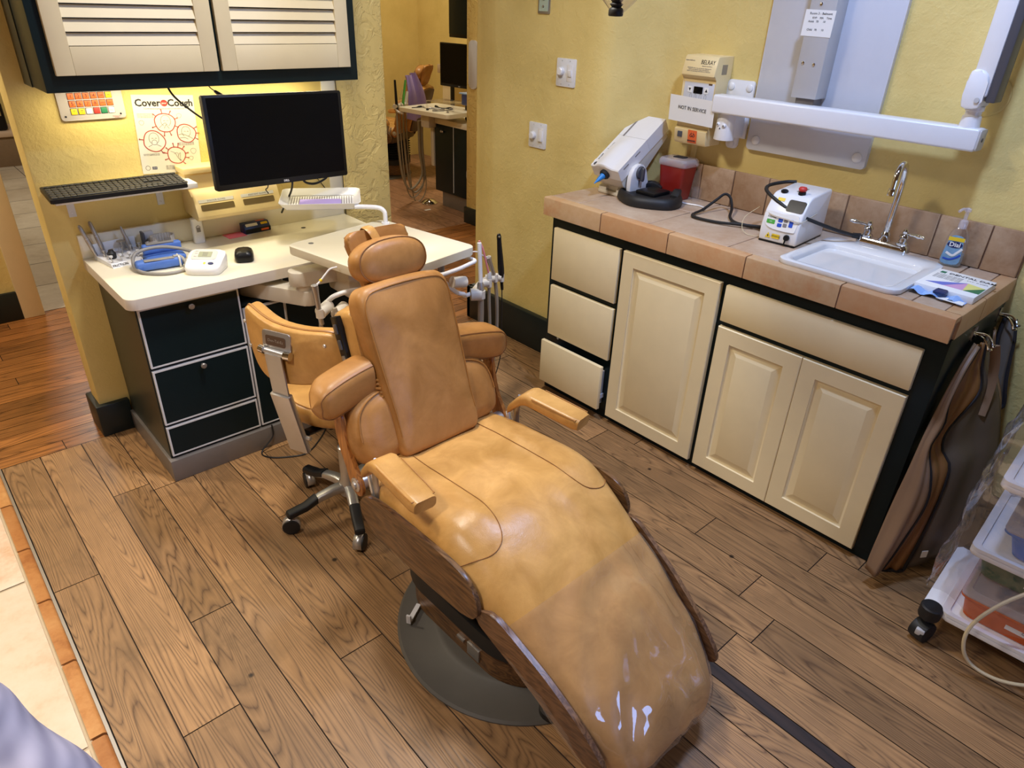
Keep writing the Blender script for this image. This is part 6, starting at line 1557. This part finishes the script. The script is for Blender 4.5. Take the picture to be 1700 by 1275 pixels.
# ------------------------------------------------------------------ FAR TREATMENT ROOM seen through the opening
def copy_chair():
    c = copy_tree(chair)
    c.location = (1.40, 4.30, .0); c.rotation_euler = (0, 0, radians(-150))
    c['label'] = 'brown dental chair in the far room seen from behind through the opening'
    return c
fch = copy_chair(); WM[fch] = Matrix.Translation((1.40, 4.30, 0)) @ Matrix.Rotation(radians(-150), 4, 'Z')
mb = MB(); R = []
for i in range(17):
    f = 1.0 if i % 2 else .90
    R.append([V((x * f, y * f - .03, .165 + i * .012)) for x, y in rrect(.40, .50, .10)])
mb.loft(R); mb.build('bellows', 'bellows', fch, WM[fch])
bb = thing('bib', 'lilac paper bib draped over the arm of the far dental chair', 'bib', (1.36, 3.72, .7))
mb = MB(); rows = []
for i in range(15):
    r = []
    for j in range(15):
        s, t = j / 14 - .5, i / 14
        x = 1.24 + s * .30 * (.35 + .8 * t * (1 - .35 * t)) + .05 * t; y = 3.58 - .05 * sin(t * 3) + .03 * sin(s * 14)
        z = 1.02 - .36 * t + .04 * s - .12 * max(0, .4 - abs(s)) * t
        r.append(V((x, y, z)))
    rows.append(r)
mb.loft(rows, False, False); mb.build('sheet', 'lilac', bb, smooth=80)
fdk = thing('far_desk', 'dark cabinet with ivory top in the far room', 'cabinet', (1.35, 2.75, 0))
mb = MB(); mb.box((1.05, 2.395, .14), (1.55, 2.965, .70), .003); mb.build('carcass', 'green', fdk)
MB().box((1.10, 2.395, 0), (1.5, 2.93, .14)).build('plinth', 'kick', fdk)
MB().box((1.035, 2.395, .70), (1.56, 3.01, .742), .003).build('worktop', 'lam', fdk)
MB().box((1.045, 2.700, .16), (1.051, 2.704, .70)).build('door_gap', 'edge_white', fdk)
MB().ball((1.04, 2.86, .645), .012).build('knob', 'nickel', fdk); MB().ball((1.04, 2.84, .645), .010).build('knob', 'nickel', fdk)
MB().tube([(1.045, 2.50, .30), (1.03, 2.50, .33), (1.03, 2.50, .38), (1.045, 2.50, .41)], .004, 6).build('handle', 'greyp', fdk)
sdm = thing('side_panel_box', 'narrow cream upright panel beside the dark far cabinet', 'panel', (1.10, 3.03, .35)); MB().box((1.06, 3.0, .33), (1.22, 3.045, .70), .012).build('panel', 'ivory', sdm)
ftr = thing('far_tray', 'ivory instrument tray table over the far desk', 'tray table', (.98, 2.75, .78))
FT = Matrix.Translation((1.03, 2.84, .795)) @ rotm(0, 0, radians(8))
MB().prism(rrect(.44, .58, .03), (0, 0, 0), X3, Y3, Z3, .032, bev=.002).build('tray_top', 'lam', ftr, FT)
mb = MB(); mb.box((-.05, .10, -.13), (.06, .2, 0), .01); mb.cyl((.12, 0, -.055), (.12, 0, 0), .04); mb.build('support', 'ivory', ftr, FT)
mb = MB(); mb.tube([(-.19, .26, -.02), (-.20, .31, -.01), (-.19, .36, .02), (-.16, .40, .03)], .008, 8); mb.build('holder_arm', 'white', ftr, FT)
for i in range(4):
    mb = MB(); c = FT @ V((-.19 + i * .045, .335 + i * .012, .028)); mb.cyl(c + V((-.03, -.01, 0)), c + V((.02, .02, 0)), .018, seg=12); mb.build('holder', 'ivory', ftr)
rr = random.Random(3)
for i, (x, y) in enumerate(((-.13, .16), (-.09, .10), (-.05, .02), (-.12, .03), (-.08, -.05), (-.02, -.10), (.02, .05), (-.13, -.10), (-.10, -.17), (.03, -.02))):
    p = FT @ V((x, y, .0345)); d = V((cos(i * 1.3), sin(i * 1.3), 0))
    t_ = tag(MB().tube([p - d * .045, p, p + d * .05 + V((0, 0, .004))], lambda t: .004 + .006 * (t > .6), 6, sm=2).build('hand_instrument', ['rubber', 'steel', 'nickel'][i % 3]), 'small dental instrument scattered on the far tray table', 'instrument', 'instruments on the far tray', p)
gd2 = thing('clear_tray', 'small clear plastic stand among instruments on the far tray', 'stand', FT @ V((.02, .1, .034)))
mb = MB(); mb.box((-.06, -.20, .085), (.14, .12, .090), .001); mb.box((-.06, -.205, .034), (-.056, -.18, .088)); mb.box((-.06, .10, .034), (-.056, .12, .088)); mb.build('shelf', 'clear', gd2, FT)
for i, (lab, p, q, m_) in enumerate((('slim black wand in the far tray holder', (-.19, .335, .03), (-.185, .35, .23), 'black'), ('clear suction tip in the far tray holder', (-.145, .347, .03), (-.10, .36, .15), 'clear'), ('green suction tip in the far tray holder', (-.10, .359, .03), (-.05, .37, .22), 'greenp'), ('white suction handle in the far tray holder', (-.055, .371, .03), (-.03, .375, .13), 'white'))):
    a_, b_ = FT @ V(p), FT @ V(q)
    tag(MB().lathe([(.012, -.03), (.012, .03), (.009, (b_ - a_).length), (0, (b_ - a_).length + .002)], a_, (b_ - a_).normalized(), 12).build('instrument', m_), lab, 'instrument', base=a_)
for i in range(4):
    a_ = FT @ V((-.19 + i * .045, .335 + i * .012, .0)); e_ = FT @ V((.02 + i * .015, .30, -.10))
    dz = (.62, .70, .66, .75)[i]
    cable('instrument_hose', ['leftmost tan hose looping under the far tray', 'second tan hose looping under the far tray', 'third tan hose looping under the far tray', 'rightmost tan hose looping under the far tray'][i], [a_, a_ + V((.0, 0, -.25)), a_ + V((.03, 0, -dz + .08)), (a_ + e_) / 2 + V((0, 0, -dz)), e_ + V((.02, 0, -dz + .16)), e_ + V((.0, 0, -.25)), e_], (.010, .006, .009, .005)[i], 'hosetan', 'hose')
fm = thing('far_monitor', 'black monitor in the far room at the edge of the opening', 'monitor', (1.14, 2.62, 1.0))
FM = Matrix.Translation((1.04, 2.61, 1.165)) @ rotm(0, 0, radians(-86))
MB().prism(rrect(.46, .315, .005), (0, .02, 0), X3, Z3, -Y3, .02, bev=.002).build('bezel', 'black', fm, FM)
MB().prism(rrect(.44, .285, .002, 2), (0, -.0004, .006), X3, Z3, -Y3, .001).build('screen', 'screen', fm, FM)
letters(fm, 'DELL', .011, (0, -.0012, -.148), X3, Z3, 'whitep', 'logo', T=FM)
MB().tube([(1.08, 2.61, 1.1), (1.2, 2.61, 1.1), (1.25, 2.61, 1.0), (1.25, 2.61, .742)], .012, 8).build('stand', 'black', fm)
ib = thing('blue_tub', 'blue plastic tub on the far desk below the far monitor', 'tub', (1.24, 2.64, .742))
MB().box((1.16, 2.56, .86), (1.40, 2.74, .945), .01).build('tub', plain('dark_blue_tub', rgb(34, 56, 130), .35), ib); MB().box((1.15, 2.54, .945), (1.41, 2.76, .955), .004).build('rim', 'bluewrap', ib); MB().box((1.18, 2.58, .742), (1.38, 2.72, .86), .01).build('stand', 'black', ib)
fcab = thing('far_wall_cabinet', 'black wall cabinet at the top of the opening', 'cabinet', (1.2, 2.55, 1.37)); MB().box((1.0, 2.395, 1.366), (1.32, 2.685, 2.1), .003).build('body', 'black', fcab); MB().box((.995, 2.40, 1.39), (1.0, 2.68, 2.1), .001).build('door', 'green', fcab)
fsh = thing('far_counter', 'tiled counter end on black legs in the far room', 'counter', (2.05, 4.3, 0)); MB().box((2.0, 3.95, .955), (2.29, 4.2, 1.035), .004).build('slab', 'terra', fsh); MB().box((2.015, 3.97, 0), (2.045, 4.0, .955)).build('leg', 'black', fsh); MB().box((2.06, 4.02, .0), (2.28, 4.19, .93)).build('body', 'cream', fsh)
fpd = thing('far_foot_pedal', 'chrome foot control on floor under the far desk', 'pedal', (1.0, 3.0, 0)); mb = MB(); mb.lathe([(.075, 0), (.075, .008), (.06, .02), (.04, .035), (0, .042)], (1.04, 3.05, .0), seg=24); mb.build('dome', 'chrome', fpd)
tag(MB().box((.86, 2.86, .0005), (.92, 2.885, .003)).build('paper_scrap', 'paper'), 'small white paper scrap on the far room floor', 'paper', base=(.89, 2.87, .0005))
# white cover on the far wall end, left of the opening's right side
tag(MB().prism(rrect(.10, .33, .035), (.94, 2.305, 1.20), MY, Z3, -X3, .014, bev=.005).build('wall_cover', 'plate'), 'white rounded cover plate on the wall end right of the opening', 'cover', base=(.93, 2.305, 1.04))

# ------------------------------------------------------------------ LEFT HALL: bench and dark object beyond the tan jamb
bn = thing('bench', 'grey brown wooden bench at the end of left hall', 'bench', (-1.7, 6.8, 0)); MB().box((-3.2, 6.55, 0), (-1.07, 7.05, .28), .004).build('base', plain('grey_wood', rgb(132, 108, 82), .5, var=.15), bn); MB().box((-3.25, 6.53, .28), (-1.06, 7.06, .33), .01).build('seat', plain('pinkish_seat', rgb(206, 178, 150), .6), bn)
kt = thing('dark_case', 'glossy black case on the bench at far left edge', 'case', (-1.75, 6.75, .33)); MB().box((-2.2, 6.6, .33), (-1.49, 6.9, .60), .03, 3).build('body', 'black', kt); MB().box((-2.1, 6.59, .47), (-1.52, 6.6, .52), .004).build('band', 'chrome', kt)

# ------------------------------------------------------------------ PHOTOGRAPHER'S SLEEVE at the lower left edge
def shirt_mat():
    t = NT('grey_striped_cotton'); t.set(Roughness=.85)
    w = t.n('TexWave', Scale=26.0, Distortion=.6, bands_direction='Z'); t.l(t.pos(), w.inputs['Vector'])
    w2 = t.n('TexWave', Scale=17.0, Distortion=.4, bands_direction='X'); t.l(t.pos(), w2.inputs['Vector'])
    t.base(t.mix(t.math('MULTIPLY', t.math('ADD', w.outputs['Fac'], w2.outputs['Fac']), .5), rgb(150, 146, 166), rgb(196, 190, 206)))
    return t.m
M['shirt'] = shirt_mat()
pe = thing('person', 'person in a grey striped shirt, only one sleeve at lower left corner', 'person', (-2.80, -1.95, .9))
mb = MB()
def ell(c, a, b, n): return None
R = []
P = [V((-2.745, -1.555, 1.285)), V((-2.716, -1.581, 1.24)), V((-2.689, -1.62, 1.192)), V((-2.660, -1.667, 1.146)), V((-2.640, -1.705, 1.115))]
mb.tube(P, lambda t: .034 * max(.05, 1 - abs(2 * t - 1) ** 5) ** .5 + .002 * sin(t * 30), 24, sm=10)
for v in mb.bm.verts: v.co += noise.noise_vector(v.co * 18) * .006
mb.build('sleeve', 'shirt', pe, smooth=80)

# ------------------------------------------------------------------ LIGHT
def area(name, loc, tgt, size, power, col, sy=None, spread=pi):
    d = bpy.data.lights.new(name, 'AREA'); d.energy = power; d.color = col[:3]; d.size = size; d.spread = spread
    if sy: d.shape = 'RECTANGLE'; d.size_y = sy
    o = bpy.data.objects.new(name, d); COL.objects.link(o); o.location = loc
    o.rotation_euler = (V(tgt) - V(loc)).to_track_quat('-Z', 'Y').to_euler(); return o
area('ceiling_light', (-.95, -1.36, 2.66), (-.95, -1.36, 0), .15, 23.5, (.60, .83, 1.42), .15)
area('ceiling_light', (-1.62, -.30, 2.66), (-1.62, -.30, 0), .26, 26, (1, .93, .83), .26, radians(150))
area('ceiling_light', (-3.3, -1.2, 2.66), (-3.3, -1.2, 0), .35, 22, (1, .93, .86), .35, radians(125))
area('ceiling_light', (-3.3, 1.5, 2.66), (-3.3, 1.5, 0), .3, 42, (1, .88, .70), .3)
area('ceiling_light', (.3, 1.6, 2.66), (.3, 1.6, 0), .3, 12, (1, .90, .74), .3)
area('ceiling_light', (1.2, 3.7, 2.66), (1.2, 3.7, 0), .35, 28, (1, .88, .66), .35)
area('ceiling_light', (-1.8, 4.8, 2.66), (-1.8, 4.8, 0), .4, 32, (1, .95, .88), .4)
area('under_cabinet_light', (-1.64, .68, 1.332), (-1.64, .72, 0), .9, 5.4, (1, .87, .54), .06)
# window-shaped glowing panel, added behind the camera for bluish glints on the film
wn = MB()
for a, b in (((-1.94, -3.9, .86), (-1.90, -3.87, 1.48)), ((-1.10, -3.9, .86), (-1.06, -3.87, 1.48)), ((-1.90, -3.9, .86), (-1.10, -3.87, .90)), ((-1.90, -3.9, 1.44), (-1.10, -3.87, 1.48))): wn.box(a, b, .003)
wn = struct(wn.build('glint_panel_1', 'white'))
gp = NT('glint_panel_glow'); gp.b.inputs['Emission Color'].default_value = (.30, .48, 1, 1); gp.b.inputs['Emission Strength'].default_value = 10; gp.base((.1, .1, .1, 1)); M['glint_glow'] = gp.m
MB().box((-1.90, -3.9, .90), (-1.10, -3.89, 1.44)).build('pane', 'glint_glow', wn)
w = bpy.data.worlds.new('world'); SC.world = w; w.use_nodes = True
w.node_tree.nodes['Background'].inputs[0].default_value = (.9, .95, 1, 1); w.node_tree.nodes['Background'].inputs[1].default_value = .1

# ------------------------------------------------------------------ CAMERA
cd = bpy.data.cameras.new('camera'); co = bpy.data.objects.new('camera', cd); COL.objects.link(co); SC.camera = co
cd.sensor_fit = 'HORIZONTAL'; cd.sensor_width = 36; cd.lens = 1142.29029 / 1700 * 36; cd.clip_start = .05; cd.clip_end = 60
yaw, pit, rol = .751612820, -.508317586, .0392222974
fw = V((sin(yaw) * cos(pit), cos(yaw) * cos(pit), sin(pit))); r_ = fw.cross(Z3).normalized(); u_ = r_.cross(fw)
c_, s_ = cos(rol), sin(rol)
rx_, ux_, bk_ = r_ * c_ + u_ * s_, -r_ * s_ + u_ * c_, -fw
mm = Matrix(((rx_.x, ux_.x, bk_.x, -2.62148904), (rx_.y, ux_.y, bk_.y, -2.05359122), (rx_.z, ux_.z, bk_.z, 1.62952118), (0, 0, 0, 1)))
co.matrix_world = mm
vs = SC.view_settings; vs.view_transform = 'Standard'; vs.look = 'None'; vs.gamma = 1; vs.use_curve_mapping = False; vs.exposure = 0
SC.display_settings.display_device = 'sRGB'
SC.cycles.max_bounces = 8; SC.cycles.diffuse_bounces = 4; SC.cycles.transparent_max_bounces = 12
